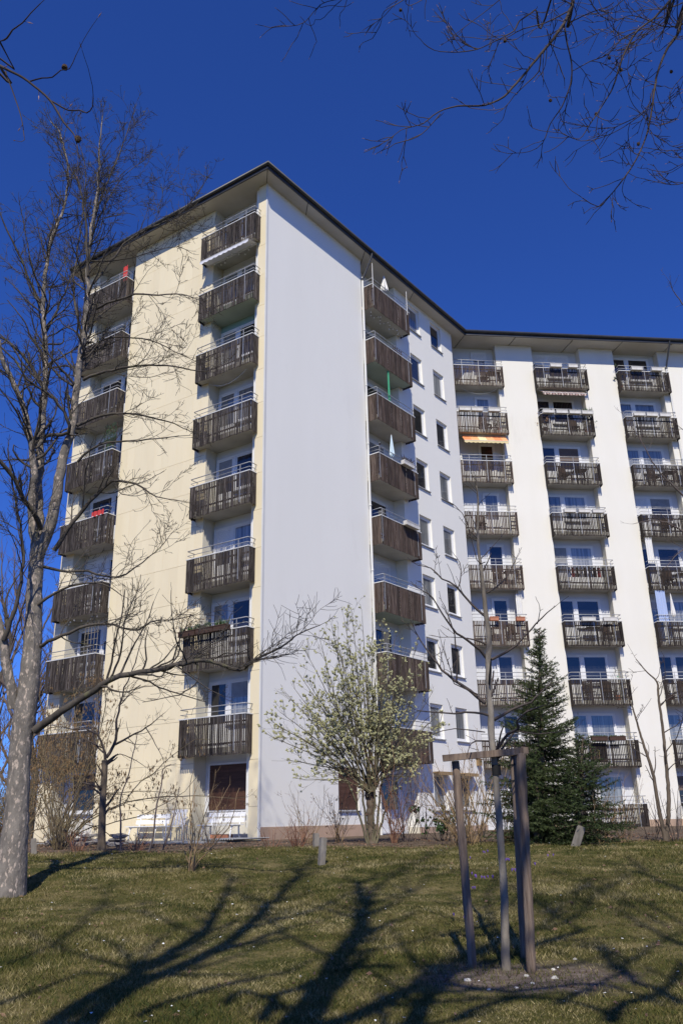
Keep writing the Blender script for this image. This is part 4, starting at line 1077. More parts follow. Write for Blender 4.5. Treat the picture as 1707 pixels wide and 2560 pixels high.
    O([(1300, -40), (1220, 30), (1160, 60), (1120, -20)], .006, .002, d=(6.0, 6.2))
    O([(1640, -20), (1500, 40), (1380, 50), (1260, 60), (1220, -20)], .008, .002, d=(6.4, 6.5))
    O([(200, -80), (120, 0), (20, 60), (0, 130), (-40, 200)], .006, .002, d=(5.6, 5.4))
    O([(260, -60), (230, -10), (150, 30), (130, 5)], .005, .002, d=(5.6, 5.4))
    O([(-120, -90), (-160, -20), (-300, 20), (-400, 120), (-530, 140)], .006, .002, d=(5.6, 5.2), lvl=1)
    # near branch at the left
    tl = np.array([-.6, CAM[1] + 1.2, 4.6])
    limb(cr, [(*(fork + [-.1, 0, -2.5]), .09), (-.6, yb + 2.2, 5.6, .05), (*tl, .02)], st, 1, r, mbthick=tr)
    def NL(pts, r0, r1, root=None, lvl=1):
        rows = px_limb(pts, 2.9, 2.7, r0, r1, ZL)
        if root is not None: rows = [(*root, r0 * 1.4)] + rows
        s3 = Style(dens={1: 2.2}, ratio=.25, angle=(.5, .9), wander=.08, rmin=.0016, maxlen=.15, seg=.03, tips=tips, taper=.6)
        limb(cr, rows, s3, lvl, r, step=.04, jitter=.002)
    NL([(-160, 350), (0, 460), (100, 510), (200, 570), (350, 700), (450, 860), (520, 940), (545, 1030)], .008, .0025, tl)
    NL([(350, 700), (480, 770), (560, 770), (610, 790), (650, 750), (655, 670)], .0048, .002)
    NL([(40, 500), (90, 640), (150, 820), (172, 960)], .0045, .002)
    NL([(210, 570), (300, 545), (370, 540), (430, 490), (490, 480), (535, 385)], .004, .002)
    NL([(-120, 320), (0, 290), (50, 270), (90, 210), (160, 160), (220, 90), (285, 25)], .0058, .002, tl)
    loc = Matrix.Translation(-Vector(base))
    tr.build('trunk', MT['sapbark'], t, loc, True); cr.build('crown', MT['twig_beech'], t, loc, True)
    b = MB()
    for P, R in tips:
        d = norm(P[-1] - P[-2]); u = norm(np.cross(d, [.3, .5, .8])); v = np.cross(d, u); p = P[-1]; k = .35 + .65 * min(1, np.linalg.norm(p - CAM) / 5)
        L = r.uniform(.018, .032); W = .0028
        q = p + d * L * .45
        b.add([p, q + u * W, q + v * W, q - u * W, q - v * W, p + d * L], None, [(0, 2, 1), (0, 3, 2), (0, 4, 3), (0, 1, 4), (5, 1, 2), (5, 2, 3), (5, 3, 4), (5, 4, 1)])
    b.build('buds', MT['bud'], t, loc)['kind'] = 'stuff'
    for (x, y, d, s) in ((455, 470, 2.8, .0135), (548, 975, 2.7, .0145)):
        c = at(x * .357, y * .357, d); husk(t, loc, c, s, r)
    for (x, y) in ((105, 52), (645, 212), (880, 520), (1117, 590), (1335, 745), (1245, 362), (1185, 300), (1505, 370)):
        c = at(950 + x * .4828, y * .4828, 5.5); husk(t, loc, c, .015, r)
def husk(t, loc, c, s, r):
    b = MB(); n = 7
    th = np.linspace(0, pi, n); prof = np.sin(th) * (1 + .15 * np.cos(th)); z = -np.cos(th)
    P = np.array([(c[0], c[1], c[2] + s * q * 1.1) for q in z])
    b.tube(P, np.maximum(prof * s * (1 + r.normal(size=n) * .1), s * .05), 9)
    for _ in range(14):   # bristles
        d = norm(r.normal(size=3)); u = norm(np.cross(d, [.1, .7, .4])) * s * .12
        b.add([c + d * s * .8 + u, c + d * s * .8 - u, c + d * s * 1.35], None, [(0, 1, 2)])
    b.build('nut_husk', MT['husk'], t, loc)
beech()

# ---- tree just outside the right edge, twigs reaching in
def right_tree():
    r = np.random.default_rng(121)
    base = at(1960, 2120, 22); base[2] = zt(base[0], base[1])
    st = Style(dens={3: 1.8, 2: 3.2, 1: 4.5}, ratio=.4, angle=(.5, 1.0), wander=.13, trop=.02, rmin=.004, maxlen=1.8, seg=.12)
    top = at(1930, 500, 22)
    tp = [base, base + (top - base) * .3, base + (top - base) * .6, top]
    lm = [px_limb(p, 22, 21, .05, .006) for p in (
        [(1940, 1450), (1800, 1330), (1707, 1240), (1640, 1170), (1600, 1100), (1560, 1040)], [(1940, 1600), (1800, 1420), (1707, 1330), (1640, 1300), (1580, 1310)],
        [(1930, 1100), (1820, 900), (1740, 800), (1690, 740), (1670, 700)], [(1940, 1500), (1820, 1400), (1720, 1370), (1660, 1420)], [(1940, 1350), (1820, 1250), (1740, 1110), (1690, 1060)])]
    simple_tree('bare_tree', 'leafless tree outside the right edge with twigs before the last balconies', base, tp, [.2, .16, .12, .03], lm, st, 2, 122, 'bark_up', 'twig')
right_tree()

# ------------------------------------------------------------------ grass, flowers, litter
def grass():
    r = np.random.default_rng(201); n = 260000
    u = r.uniform(0, 1, n); d = 6.6 + (20.6 - 6.6) * u ** 1.25
    x = CAM[0] + r.uniform(-.46, .48, n) * d + .018 * d; y = CAM[1] + d
    keep = (np.hypot((x - SAP[0] - .2) * .75, y - SAP[1] + .35) > .75 + .35 * r.uniform(size=n)) | (r.uniform(size=n) < .25)
    x, y, d = x[keep], y[keep], d[keep]; n = len(x)
    z = zt(x, y) - .004
    h = r.uniform(.018, .052, n) * (1 + .5 * np.sin(x * 1.3) * np.sin(y * .9 + 1)); a = r.uniform(0, 2 * pi, n); w = r.uniform(.0025, .0045, n) * (1 + (d - 7) * .05)
    lean = r.normal(size=(n, 2)) * .7
    c = np.stack([x, y, z], 1); s = np.stack([np.cos(a) * w, np.sin(a) * w, np.zeros(n)], 1)
    tip = c + np.stack([lean[:, 0] * h, lean[:, 1] * h, h], 1)
    b = MB(); b.add(np.stack([c - s, c + s, tip], 1).reshape(-1, 3), None, np.arange(n * 3).reshape(-1, 3))
    tag(b.build('grass', MT['grass']), 'short patchy spring grass with straw and moss', 'grass', kind='stuff')
    # daisies
    b = MB()
    for _ in range(170):
        d = 7 + 13 * r.uniform() ** 1.2; cx = CAM[0] + r.uniform(-.42, .44) * d; cy = CAM[1] + d
        if r.uniform() < .6:
            cx = CAM[0] + r.choice([-.28, -.12, -.02, .12, .30]) * d + r.normal() * .5
        p = np.array([cx, cy, float(zt(cx, cy)) + r.uniform(.03, .05)]); q = r.uniform(.008, .016); t = r.uniform(0, 6)
        V = [p + np.array([cos(t + k * pi / 3) * q, sin(t + k * pi / 3) * q, r.normal() * .003]) for k in range(6)]
        b.add(V, [(0, 1, 2, 3), (0, 3, 4, 5)])
    tag(b.build('daisies', MT['daisy']), 'tiny white daisies scattered over the lawn', 'daisies', kind='stuff')
    # fallen leaves in the bed and on the grass
    b = MB()
    for _ in range(2600):
        if r.uniform() < .12: d = r.uniform(7, 20)
        else: d = r.uniform(19.4, 25)
        cx = CAM[0] + r.uniform(-.46, .46) * d; cy = CAM[1] + d; p = np.array([cx, cy, float(zt(cx, cy)) + .012])
        u = norm(r.normal(size=3) * [1, 1, .25]) * r.uniform(.015, .04); v = norm(np.cross(u, r.normal(size=3))) * .016
        b.add([p - u, p + v, p + u, p - v + [0, 0, .008]], [(0, 1, 2, 3)])
    tag(b.build('leaf_litter', MT['dead_leaf']), 'dry brown leaf litter in the planting bed', 'leaf litter', kind='stuff')
grass()

def crocus():
    r = np.random.default_rng(205)
    b = MB()
    for k in range(6):
        a = k * pi / 3; c, s = cos(a), sin(a)
        b.add([(0, 0, .0), (.010 * c - .007 * s, .010 * s + .007 * c, .028), (.017 * c, .017 * s, .052), (.010 * c + .007 * s, .010 * s - .007 * c, .028)], [(0, 1, 2, 3)])
    me = b.mesh('crocus', MT['crocus'])
    spots = [(440, 1163), (455, 1168), (478, 1160), (635, 1235), (668, 1238), (655, 1230), (688, 1326), (718, 1326), (345, 1358), (385, 1384), (430, 1390), (460, 1390), (485, 1385), (525, 1388), (372, 1380), (350, 1485), (372, 1484), (1000, 1197), (1045, 1192), (890, 1275), (190, 1720), (280, 1748), (330, 1215)]
    for i, (x, y) in enumerate(spots):
        p = gnd(1080 + x * .289, 1800 + y * .289)
        o = ob('crocus', me); o.location = p + np.array([0, 0, .025]); o.rotation_euler = (r.normal() * .15, r.normal() * .15, r.uniform(0, 6)); k = r.uniform(.85, 1.2); o.scale = (k, k, k)
        tag(o, 'tiny purple crocus flowering in the lawn around the staked young tree', 'crocus', 'purple crocuses in the lawn')
crocus()

def blob(p, s, r, seed=0):
    n1, n2 = 5, 8; b = MB(); V = []
    for i in range(n1):
        th = pi * (i + .5) / n1
        for j in range(n2):
            k = 1 + r.normal() * .12; a = 2 * pi * j / n2
            V.append((p[0] + s[0] * k * sin(th) * cos(a), p[1] + s[1] * k * sin(th) * sin(a), p[2] + s[2] * k * cos(th)))
    Q = [(i * n2 + j, i * n2 + (j + 1) % n2, (i + 1) * n2 + (j + 1) % n2, (i + 1) * n2 + j) for i in range(n1 - 1) for j in range(n2)]
    T = [(0, j + 1, j) for j in range(1, n2 - 1)]; bb = (n1 - 1) * n2; T += [(bb, bb + j, bb + j + 1) for j in range(1, n2 - 1)]
    b.add(V, Q, T); return b

def stones():
    r = np.random.default_rng(207)
    for i, (x, y, s, lab) in enumerate(((1168, 2452, .035, 'pale pebble on the bare soil left of the left stake'), (1314, 2441, .03, 'pale pebble at the foot of the right stake'), (1383, 2425, .028, 'pale pebble on the soil right of the right stake'), (1386, 2447, .04, 'flat pale stone on the soil right of the right stake'), (1330, 2460, .025, 'pale pebble on the soil below the right stake'), (1290, 2470, .02, 'small pebble on the soil between the stakes'), (1222, 2476, .02, 'small pebble on the soil below the left stake'), (1436, 2399, .025, 'pale pebble in the grass right of the stakes'))):
        p = gnd(x, y); tag(blob(p, (s, s * .8, s * .55), r).build('pebble', MT['pebble'], smooth=True), lab, 'pebble', 'pebbles by the young tree')
    # low stone edging by the left recess
    t = empty('stone_edging', gnd(230, 2112)); tag(t, 'low edging of stacked flat stones before the left recess', 'stone edging'); inv = Matrix.Translation(-Vector(t.location))
    for i in range(26):
        x = 118 + r.uniform(0, 190); p = gnd(x, 2113 + r.normal() * 3)
        blob(p + [0, 0, .05 + .11 * (i % 3) * .8], (r.uniform(.14, .3), r.uniform(.12, .2), r.uniform(.04, .07)), r).build('stone', MT['stone'], t, inv)
    # paving before the corner recess, slabs each
    t = empty('paved_patio'); tag(t, kind='structure')
    for i in range(12):
        for j in range(4):
            u = -7.2 + i * .62; y = -.14 - .62 * (j + 1)
            h = r.normal() * .006
            MB().box(0, .605, 0, .605, -.1, .155 + h - .0).build('paving_slab', MT['paving'], t, FL @ TR(u, y, 0))
    # corrugated sheet lying at the corner
    b = MB(); n = 60; U = np.linspace(0, 1.3, n); Zc = .022 * np.sin(U * 2 * pi / .09)
    V = np.concatenate([np.stack([U, np.zeros(n), Zc], 1), np.stack([U, np.full(n, 1.6), Zc], 1)])
    Q = [(i, i + 1, n + i + 1, n + i) for i in range(n - 1)]; b.add(V, Q); V2 = V + [0, 0, -.006]; b.add(V2, [q[::-1] for q in Q])
    o = b.build('corrugated_sheet', MT['galv'], None, FL @ TR(-.75, -1.75, .20)); tag(o, 'grey corrugated sheet lying on the ground at the gable corner', 'metal sheet')
stones()

# ------------------------------------------------------------------ posts, benches, chair
def post(px, py, tx, ty, hw, lab):
    g = gnd(px, py); d = g[1] - CAM[1]; A = at(px, py + 4, d); B = at(tx, ty, d)
    ax = (B - A) / 2; f = norm(np.array([cos(.4), sin(.4), 0])); u = norm(np.cross(ax, f)); f = norm(np.cross(u, ax))
    b = MB().obox((A + B) / 2, ax, f * hw, u * hw)
    # chamfered cap
    b.obox(B + norm(ax) * .008, norm(ax) * .010, f * hw * .82, u * hw * .82)
    tag(b.build('lawn_post', MT['post']), lab, 'post', 'short posts along the bed')
post(85, 2136, 85, 2098, .058, 'short grey post behind the big trunk')
post(790, 2118, 790, 2085, .058, 'short grey post before the gable')
post(803, 2162, 808, 2096, .055, 'taller grey post leaning slightly, nearer in the lawn before the gable')
post(1436, 2116, 1452, 2068, .062, 'weathered leaning post before the dark conifers')

def bench(F, u, y, label, rot=0):
    t = empty('garden_bench'); t.matrix_world = F @ TR(u, y, .155) @ Matrix.Rotation(rot, 4, 'Z'); tag(t, label, 'bench', 'white garden benches')
    W = 1.5; m = MT['benchwhite']
    for i in range(4): MB().box(0, W, -.52 + i * .115, -.42 + i * .115, .42, .445).build('seat_slat', m, t)
    for i, z in enumerate((.56, .73)):
        MB().obox((W / 2, -.03 + i * .035, z), (W / 2, 0, 0), (0, .012, .002), (0, .012, .058)).build('back_slat', m, t)
    for x in (.18, W - .18):
        b = MB(); b.tube([(x, -.50, 0), (x, -.49, .2), (x, -.44, .36), (x, -.36, .415)], .026, 8, True); b.build('leg', m, t, smooth=True)
        b = MB(); b.tube([(x, -.05, 0), (x, -.10, .2), (x, -.11, .36), (x, -.06, .43), (x, -.02, .55), (x, .03, .80)], .026, 8, True); b.build('leg', m, t, smooth=True)
        b = MB(); b.tube([(x, -.50, .405), (x, -.10, .405)], .02, 6); b.build('seat_bearer', m, t, smooth=True)
bench(FL, -4.85, -.34, 'white garden bench standing against the cream facade')
bench(FL, -2.0, -.02, 'white garden bench standing in the recess by the building corner')

def chair(F, u, y, label, rot):
    t = empty('plastic_chair'); t.matrix_world = F @ TR(u, y, .155) @ Matrix.Rotation(rot, 4, 'Z'); tag(t, label, 'chair')
    m = MT['plastic']
    MB().box(-.24, .24, -.25, .22, .41, .435).build('seat', m, t)
    b = MB()
    for i in range(5): b.obox((-.19 + i * .095, .25, .66), (.03, 0, 0), (0, .01, .0), (0, .05, .20))
    b.obox((0, .30, .87), (.25, 0, 0), (0, .012, 0), (0, .008, .045)); b.build('backrest', m, t)
    for sx in (-1, 1):
        MB().tube([(sx * .27, -.27, 0), (sx * .26, -.25, .4), (sx * .27, -.24, .62)], .02, 6, True).build('leg', m, t, smooth=True)
        MB().tube([(sx * .26, .30, 0), (sx * .24, .22, .42)], .02, 6, True).build('leg', m, t, smooth=True)
        MB().tube([(sx * .27, -.26, .63), (sx * .28, 0, .64), (sx * .26, .27, .68)], .022, 6, True).build('armrest', m, t, smooth=True)
chair(FL, -2.75, -.65, 'white plastic armchair left of the bench at the building corner', .5)
MB().box(0, .3, 0, .3, 0, .28)
b = MB().box(-.35, .35, -.12, .12, 0, .16); o = b.build('planter_trough', MT['terracotta'], None, FL @ TR(-1.3, -.2, .156)); tag(o, 'terracotta trough under the bench at the building corner', 'planter')

# bird box on the window wall, hand rail of the side entrance
t = empty('bird_box'); t.matrix_world = FG @ TR(13.75, -.10, 2.75); tag(t, 'small wooden bird box hanging on the window wall', 'bird box')
MB().box(-.09, .09, -.09, .09, 0, .26).build('box_body', MT['straw_twig'], t); MB().obox((0, -.01, .285), (.12, 0, 0), (0, .13, .03), (0, -.004, .015)).build('box_roof', MT['boxdark'], t)
for u in (10.05, 12.1):
    b = MB().box(0, 1.15, -.30, -.01, 2.36, 2.40); b.obox((.57, -.30, 2.33), (.575, 0, 0), (0, .012, 0), (0, 0, .06))
    tag(b.build('window_canopy', MT['straw_twig'], None, FG @ TR(u, 0, 0)), 'reed canopy over the ' + ('left' if u < 11 else 'right') + ' ground floor window of the window wall', 'canopy')

# ------------------------------------------------------------------ things on the balconies
def on(key, k): F, u0, W, p = balc[key, k]; return F @ TR(u0, 0, zr(k)), W, p
COLN = {'A2': 'cream facade corner column', 'A1': 'cream facade left column', 'D': 'column beside the gable', 'RA': 'right wing left column', 'RB': 'right wing middle column', 'RC': 'right wing right column'}
ORD = {9: 'top', 8: 'second highest', 7: 'third highest', 6: 'fourth highest', 5: 'fifth highest', 4: 'sixth highest', 3: 'seventh highest', 2: 'eighth highest', 1: 'lowest'}
def plants(parent, x0, x1, y, z, r, h, n, m='leaf'):
    b = MB()
    for _ in range(n):
        p = np.array([r.uniform(x0, x1), y + r.normal() * .04, z]); d = norm(np.array([r.normal() * .4, r.normal() * .4, 1])); L = h * r.uniform(.4, 1)
        q = p + d * L; s = norm(np.cross(d, r.normal(size=3))) * .018
        b.add([p, p + d * L * .5 + s, q, p + d * L * .5 - s], [(0, 1, 2, 3)])
    o = b.build('plants', MT[m], parent); o['kind'] = 'stuff'
def flower_box(key, k, x0, L, m, where, green=0, h=.15, pm='leaf', cl='white'):
    M_, W, p = on(key, k); r = np.random.default_rng(int(x0 * 100) + k * 7 + len(key))
    t = empty('flower_box'); t.matrix_world = M_ @ TR(x0, -p - .16, .02); tag(t, f'{cl} flower box {where}, {ORD[k]} balcony, {COLN[key]}', 'flower box', 'flower boxes on the balcony rails')
    b = MB(); a = .014
    b.box(0, L, -.09, -.09 + a, -.06, .12); b.box(0, L, .09 - a, .09, -.06, .12); b.box(0, a, -.09 + a, .09 - a, -.06, .12); b.box(L - a, L, -.09 + a, .09 - a, -.06, .12); b.box(a, L - a, -.09 + a, .09 - a, -.06, -.045)
    b.box(-.012, L + .012, -.102, -.09, .095, .125); b.build('trough', MT[m], t)
    MB().box(a, L - a, -.09 + a, .09 - a, -.045, .095).build('soil', MT['soil'], t)
    if green: plants(t, .03, L - .03, 0, .09, r, h, green, pm)
flower_box('RB', 9, .75, .62, 'boxwhite', 'left of centre'); flower_box('RB', 9, 1.75, .5, 'boxwhite', 'right of centre')
flower_box('RC', 9, .62, .62, 'boxwhite', 'left of centre', 8, .06); flower_box('RC', 9, 1.75, .6, 'boxwhite', 'right of centre')
for i, (x, wh) in enumerate(((.05, 'at the left end'), (.76, 'left of centre'), (1.47, 'right of centre'), (2.15, 'at the right end'))): flower_box('RB', 8, x, .62, 'boxwhite', wh, 6 if i < 3 else 60, .18 if i < 3 else .3)
for x, wh in ((.35, 'left of centre'), (1.05, 'at the centre'), (1.78, 'right of centre')): flower_box('RC', 8, x, .62, 'boxwhite', wh)
for x, wh in ((.55, 'left of centre'), (1.30, 'at the centre'), (2.02, 'at the right')): flower_box('RB', 6, x, .6, 'boxwhite', wh, 4, .08)
for x, wh in ((.80, 'left of centre'), (1.85, 'at the right')): flower_box('RB', 4, x, .65, 'boxwhite', wh, 3, .06)
for x, wh in ((.75, 'left of centre'), (2.02, 'at the right')): flower_box('RA', 4, x, .42, 'terracotta', wh, 14, .16, 'straw_twig', 'terracotta')
for x, wh in ((.05, 'at the left end'), (.70, 'left of centre'), (1.60, 'right of centre')): flower_box('RA', 8, x, .6, 'boxwhite', wh, 5, .1)
flower_box('D', 6, 1.55, .8, 'boxwhite', 'right of centre', 60, .35, 'twig_dark')
flower_box('D', 5, 1.5, .95, 'boxwhite', 'right of centre', 6, .06)
for x, wh in ((.55, 'left of centre'), (1.40, 'right of centre')): flower_box('RB', 2, x, .75, 'boxdark', wh, 160, .12, 'leaf', 'dark mossy')
flower_box('A2', 3, 0.0, .75, 'boxdark', 'at the left end', 40, .25, 'leaf', 'dark'); flower_box('A2', 3, .80, .75, 'boxdark', 'at the centre', 4, .1, 'leaf', 'dark'); flower_box('A2', 3, 1.58, .6, 'boxdark', 'right of centre', 60, .30, 'leaf', 'dark')
M_, W, p = on('A2', 3); r_ = np.random.default_rng(5)
for i, x in enumerate((.78, 1.22)):
    t = empty('topiary_ball'); t.matrix_world = M_ @ TR(x, -p - .12, .22); tag(t, ('left' if i == 0 else 'right') + ' clipped topiary ball above the planted corner balcony', 'topiary', 'topiary balls')
    b = MB()
    for _ in range(420):
        d = norm(r_.normal(size=3)); q = d * .12 * r_.uniform(.7, 1.08); u = norm(np.cross(d, r_.normal(size=3))) * .016; v = np.cross(d, u) + d * .012
        b.add([q, q + u + v * .6, q + v * 1.4, q - u + v * .6], [(0, 1, 2, 3)])
    b.build('foliage', MT['leaf'], t)['kind'] = 'stuff'; MB().tube([(0, 0, -.16), (0, 0, 0)], .012, 6).build('stem', MT['willow_bark'], t)
# hanging dry creeper left of the planted balcony
tips = []
t = empty('dry_creeper'); t.matrix_world = M_ @ TR(.12, -p - .06, .15); tag(t, 'pale dry creeper climbing at the left end of the planted corner balcony', 'creeper')
b = MB(); stc = Style(dens={1: 9}, ratio=.18, wander=.25, rmin=.003, maxlen=.25, seg=.06, tips=tips)
for i in range(12): grow(b, np.array([r_.uniform(-.15, .3), r_.normal() * .03, 0]), np.array([r_.normal() * .1, 0, 1.]), r_.uniform(.7, 1.35), .005, 1, stc, r_)
b.build('stems', MT['straw_twig'], t); leaf_extra('straw_twig', .045, 1.6)(t, Matrix.Identity(4), tips, r_)

def parasol(key, k, x, y, z0, z1, rad, m, label):
    M_, W, p = on(key, k); t = empty('closed_parasol'); t.matrix_world = M_ @ TR(x, -p + y, -.95); tag(t, label, 'parasol')
    MB().tube([(0, 0, 0), (0, 0, z1 + .95)], .016, 8, True).build('pole', MT['whitebar'], t)
    b = MB(); n = 16; hs = np.linspace(0, 1, 9); V = []
    for f in hs:
        for j in range(n):
            q = rad * (.12 + .88 * (1 - f) ** .8) * (1 + .30 * (-1) ** j * (1 - f)) * (.7 if f == 0 else 1)
            V.append((q * cos(2 * pi * j / n), q * sin(2 * pi * j / n), .95 + z0 + (z1 - z0) * f + (.05 * (-1) ** j if f == 0 else 0)))
    Q = [(i * n + j, i * n + (j + 1) % n, (i + 1) * n + (j + 1) % n, (i + 1) * n + j) for i in range(8) for j in range(n)]
    b.add(V, Q); b.build('folded_canopy', MT[m], t)
parasol('D', 9, 1.35, .25, .45, 1.28, .17, 'parasol', 'closed white parasol on the top balcony beside the gable')
parasol('D', 6, 1.15, .10, .22, 1.25, .10, 'parasol_blue', 'slim closed pale blue parasol on the balcony with the black plant box')
parasol('RC', 4, .95, .15, .28, 1.45, .10, 'parasol', 'closed white parasol on the right wing beside the pale blue curtain')
# thin poles on the top balcony beside the gable
for i, x in enumerate((.03, 2.80)):
    M_, W, p = on('D', 9); o = MB().tube([(0, 0, -.2), (0, 0, 1.1)], .016, 8, True).build('thin_pole', MT['whitebar'], None, M_ @ TR(x, -p - .02, 0)); tag(o, ('left' if i == 0 else 'right') + ' thin white pole on the top balcony beside the gable', 'pole', 'poles on the top balcony')

def awning(key, k, drop, out, m, label, L=None, x0=.15):
    """awning hung under the balcony above storey k"""
    M_, W, p = on(key, k); L = L or W - .3
    t = empty('awning'); t.matrix_world = M_ @ TR(x0, -p + .1, 1.55); tag(t, label, 'awning')
    MB().tube([(0, .25, 0), (L, .25, 0)], .04, 8, True).build('roller', MT['whitebar'], t)
    A = np.array([0, .25, .01]); B = np.array([0, -out, -drop])
    b = MB(); n = 28; V = []
    for i in range(n + 1):
        x = L * i / n; V += [(x, A[1], A[2]), (x, B[1], B[2]), (x, A[1], A[2] + .004), (x, B[1], B[2] + .004)]
    Q = []
    for i in range(n): a = i * 4; c = a + 4; Q += [(a, c, c + 1, a + 1), (a + 2, a + 3, c + 3, c + 2)]
    b.add(V, Q); b.build('canopy', MT[m], t)
    b = MB(); n = 60; V = []
    for i in range(n + 1):
        x = L * i / n; V += [(x, B[1] - .006, B[2] + .006), (x, B[1] - .012, B[2] - .10 - .045 * abs(sin(i * pi / 6)))]
    b.add(V, [(2 * i, 2 * i + 2, 2 * i + 3, 2 * i + 1) for i in range(n)]); b.build('valance', MT[m if m != 'awn_orange' else 'val_cream'], t)
    MB().tube([(0, B[1], B[2]), (L, B[1], B[2])], .018, 6, True).build('front_bar', MT['whitebar'], t)
MT['val_cream'] = mat('cream_valance', (.74, .62, .36), .9, (.68, .56, .30), 4)
awning('A2', 8, .12, .28, 'awn_white', 'white scalloped awning under the top corner balcony of the cream facade')
awning('RA', 7, .52, .30, 'awn_orange', 'orange and cream awning in the left column of the right wing', 2.3, .2)
awning('RB', 8, .34, .22, 'awn_brown', 'brown striped scalloped awning in the middle column of the right wing', 2.4, .2)

def lights(key, k, n, y0, sag, label, x0=.2, x1=None, r=.028):
    M_, W, p = on(key, k); x1 = x1 or W - .3
    t = empty('string_lights'); t.matrix_world = M_ @ TR(0, -p + y0, 1.5); tag(t, label, 'string lights')
    xs = np.linspace(x0, x1, n); P = [(x, .12 * sin(i * 1.3), -sag * (1 - abs(((i * 2.0) % 8) / 4 - 1))) for i, x in enumerate(xs)]
    MB().tube(P, .004, 4).build('cord', MT['rubber'], t)
    rr = np.random.default_rng(3); me = blob((0, 0, 0), (r, r, r), np.random.default_rng(1)).mesh('bulb', MT['bulb'], True)
    for q in P: ob('bulb', me, t, TR(q[0], q[1], q[2] - .03))
lights('D', 8, 18, .25, .12, 'string of white globe lights under the top balcony beside the gable')
lights('A2', 8, 9, .30, .10, 'string of white globe lights below the white awning', .5, 2.5, .035)
lights('A1', 3, 10, .25, .06, 'string of white globe lights in the left column above the trellis', .2, 2.5, .032)

def cloth(key, k, x0, x1, y, z0, z1, m, label, folds=5, name='curtain', cat='curtain', amp=.03):
    M_, W, p = on(key, k); b = MB(); n = 24; V = []
    for i in range(n + 1):
        f = i / n
        for z in (z0, (z0 + z1) / 2, z1): V.append((x0 + (x1 - x0) * f, -p + y + amp * sin(f * folds * 2 * pi) * (1.2 if z == z0 else .8), z))
    Q = []
    for i in range(n):
        for j in range(2): a = i * 3 + j; Q.append((a, a + 3, a + 4, a + 1))
    b.add(V, Q); V2 = [(q[0], q[1] + .006, q[2]) for q in V]; b.add(V2, [q[::-1] for q in Q])
    o = b.build(name, MT[m], None, M_, True); tag(o, label, cat); return o
cloth('RC', 4, .12, .62, .05, -.02, 1.55, 'cloth_blue', 'pale blue curtain hanging beside the closed parasol on the right wing')
cloth('D', 7, 1.00, 1.10, .05, .0, 1.55, 'green_cloth', 'narrow green cloth strip hanging beside the gable', 2, 'cloth_strip', 'cloth')
cloth('A1', 9, 2.35, 2.62, .15, -.05, .75, 'red', 'red cloth at the right end of the top left balcony', 2, 'cloth', 'cloth')
cloth('A1', 5, 1.9, 2.6, -.03, -.02, .20, 'red', 'red towel over the rail of the left column balcony', 3, 'towel', 'towel')
cloth('RC', 5, .05, .40, .1, .2, 1.55, 'parasol', 'white net curtain gathered at the left of a right wing balcony', 3)
cloth('RA', 4, 2.25, 2.55, .3, .1, 1.4, 'parasol', 'white sheet hanging at the right of a left column balcony of the right wing', 3, 'sheet', 'cloth')
for i, x in enumerate(np.linspace(.45, 2.2, 9)):
    mm = ['cloth_blue', 'red', 'boxdark', 'parasol', 'furn', 'cloth_blue', 'boxdark', 'red', 'parasol'][i]
    cloth('RB', 5, x, x + .15, .10, -.55, -.05, mm, f'{["first","second","third","fourth","fifth","sixth","seventh","eighth","ninth"][i]} garment from the left on the drying line, middle column', 1, 'hung_garment', 'laundry', .01)['group'] = 'laundry on the drying line'

# ivy panel and trellis
def trellis(key, k, x0, x1, y, z0, z1, label, m='boxdark', ivy=0):
    M_, W, p = on(key, k); t = empty('trellis'); t.matrix_world = M_ @ TR(x0, -p + y, z0); tag(t, label, 'trellis')
    L, Hh = x1 - x0, z1 - z0
    for i in range(5): MB().box(L * i / 4 - .01, L * i / 4 + .01, 0, .015, 0, Hh).build('upright', MT[m], t)
    for i in range(5): MB().box(-.02, L + .02, .016, .03, Hh * (i + .3) / 5, Hh * (i + .3) / 5 + .02).build('crosspiece', MT[m], t)
    if ivy:
        r = np.random.default_rng(9); b = MB()
        for _ in range(ivy):
            q = np.array([r.uniform(-.03, L + .03), -.02 + r.normal() * .02, r.uniform(0, Hh)]); u = norm(r.normal(size=3) * [1, .4, 1]) * .03; v = norm(np.cross(u, [0, 1, .2])) * .022
            b.add([q - u, q + v, q + u, q - v], [(0, 1, 2, 3)])
        b.build('ivy', MT['leaf'], t)['kind'] = 'stuff'
trellis('A1', 6, 2.0, 2.7, .2, .05, 1.3, 'green ivy covered screen at the right of a left column balcony', ivy=420)
trellis('A1', 3, 1.95, 2.65, .12, .02, 1.25, 'grey wooden trellis at the right end of the left column balcony with lights', 'post')
trellis('D', 8, 2.0, 2.7, .35, .1, .7, 'small dark trellis at the right of the balcony with string lights')

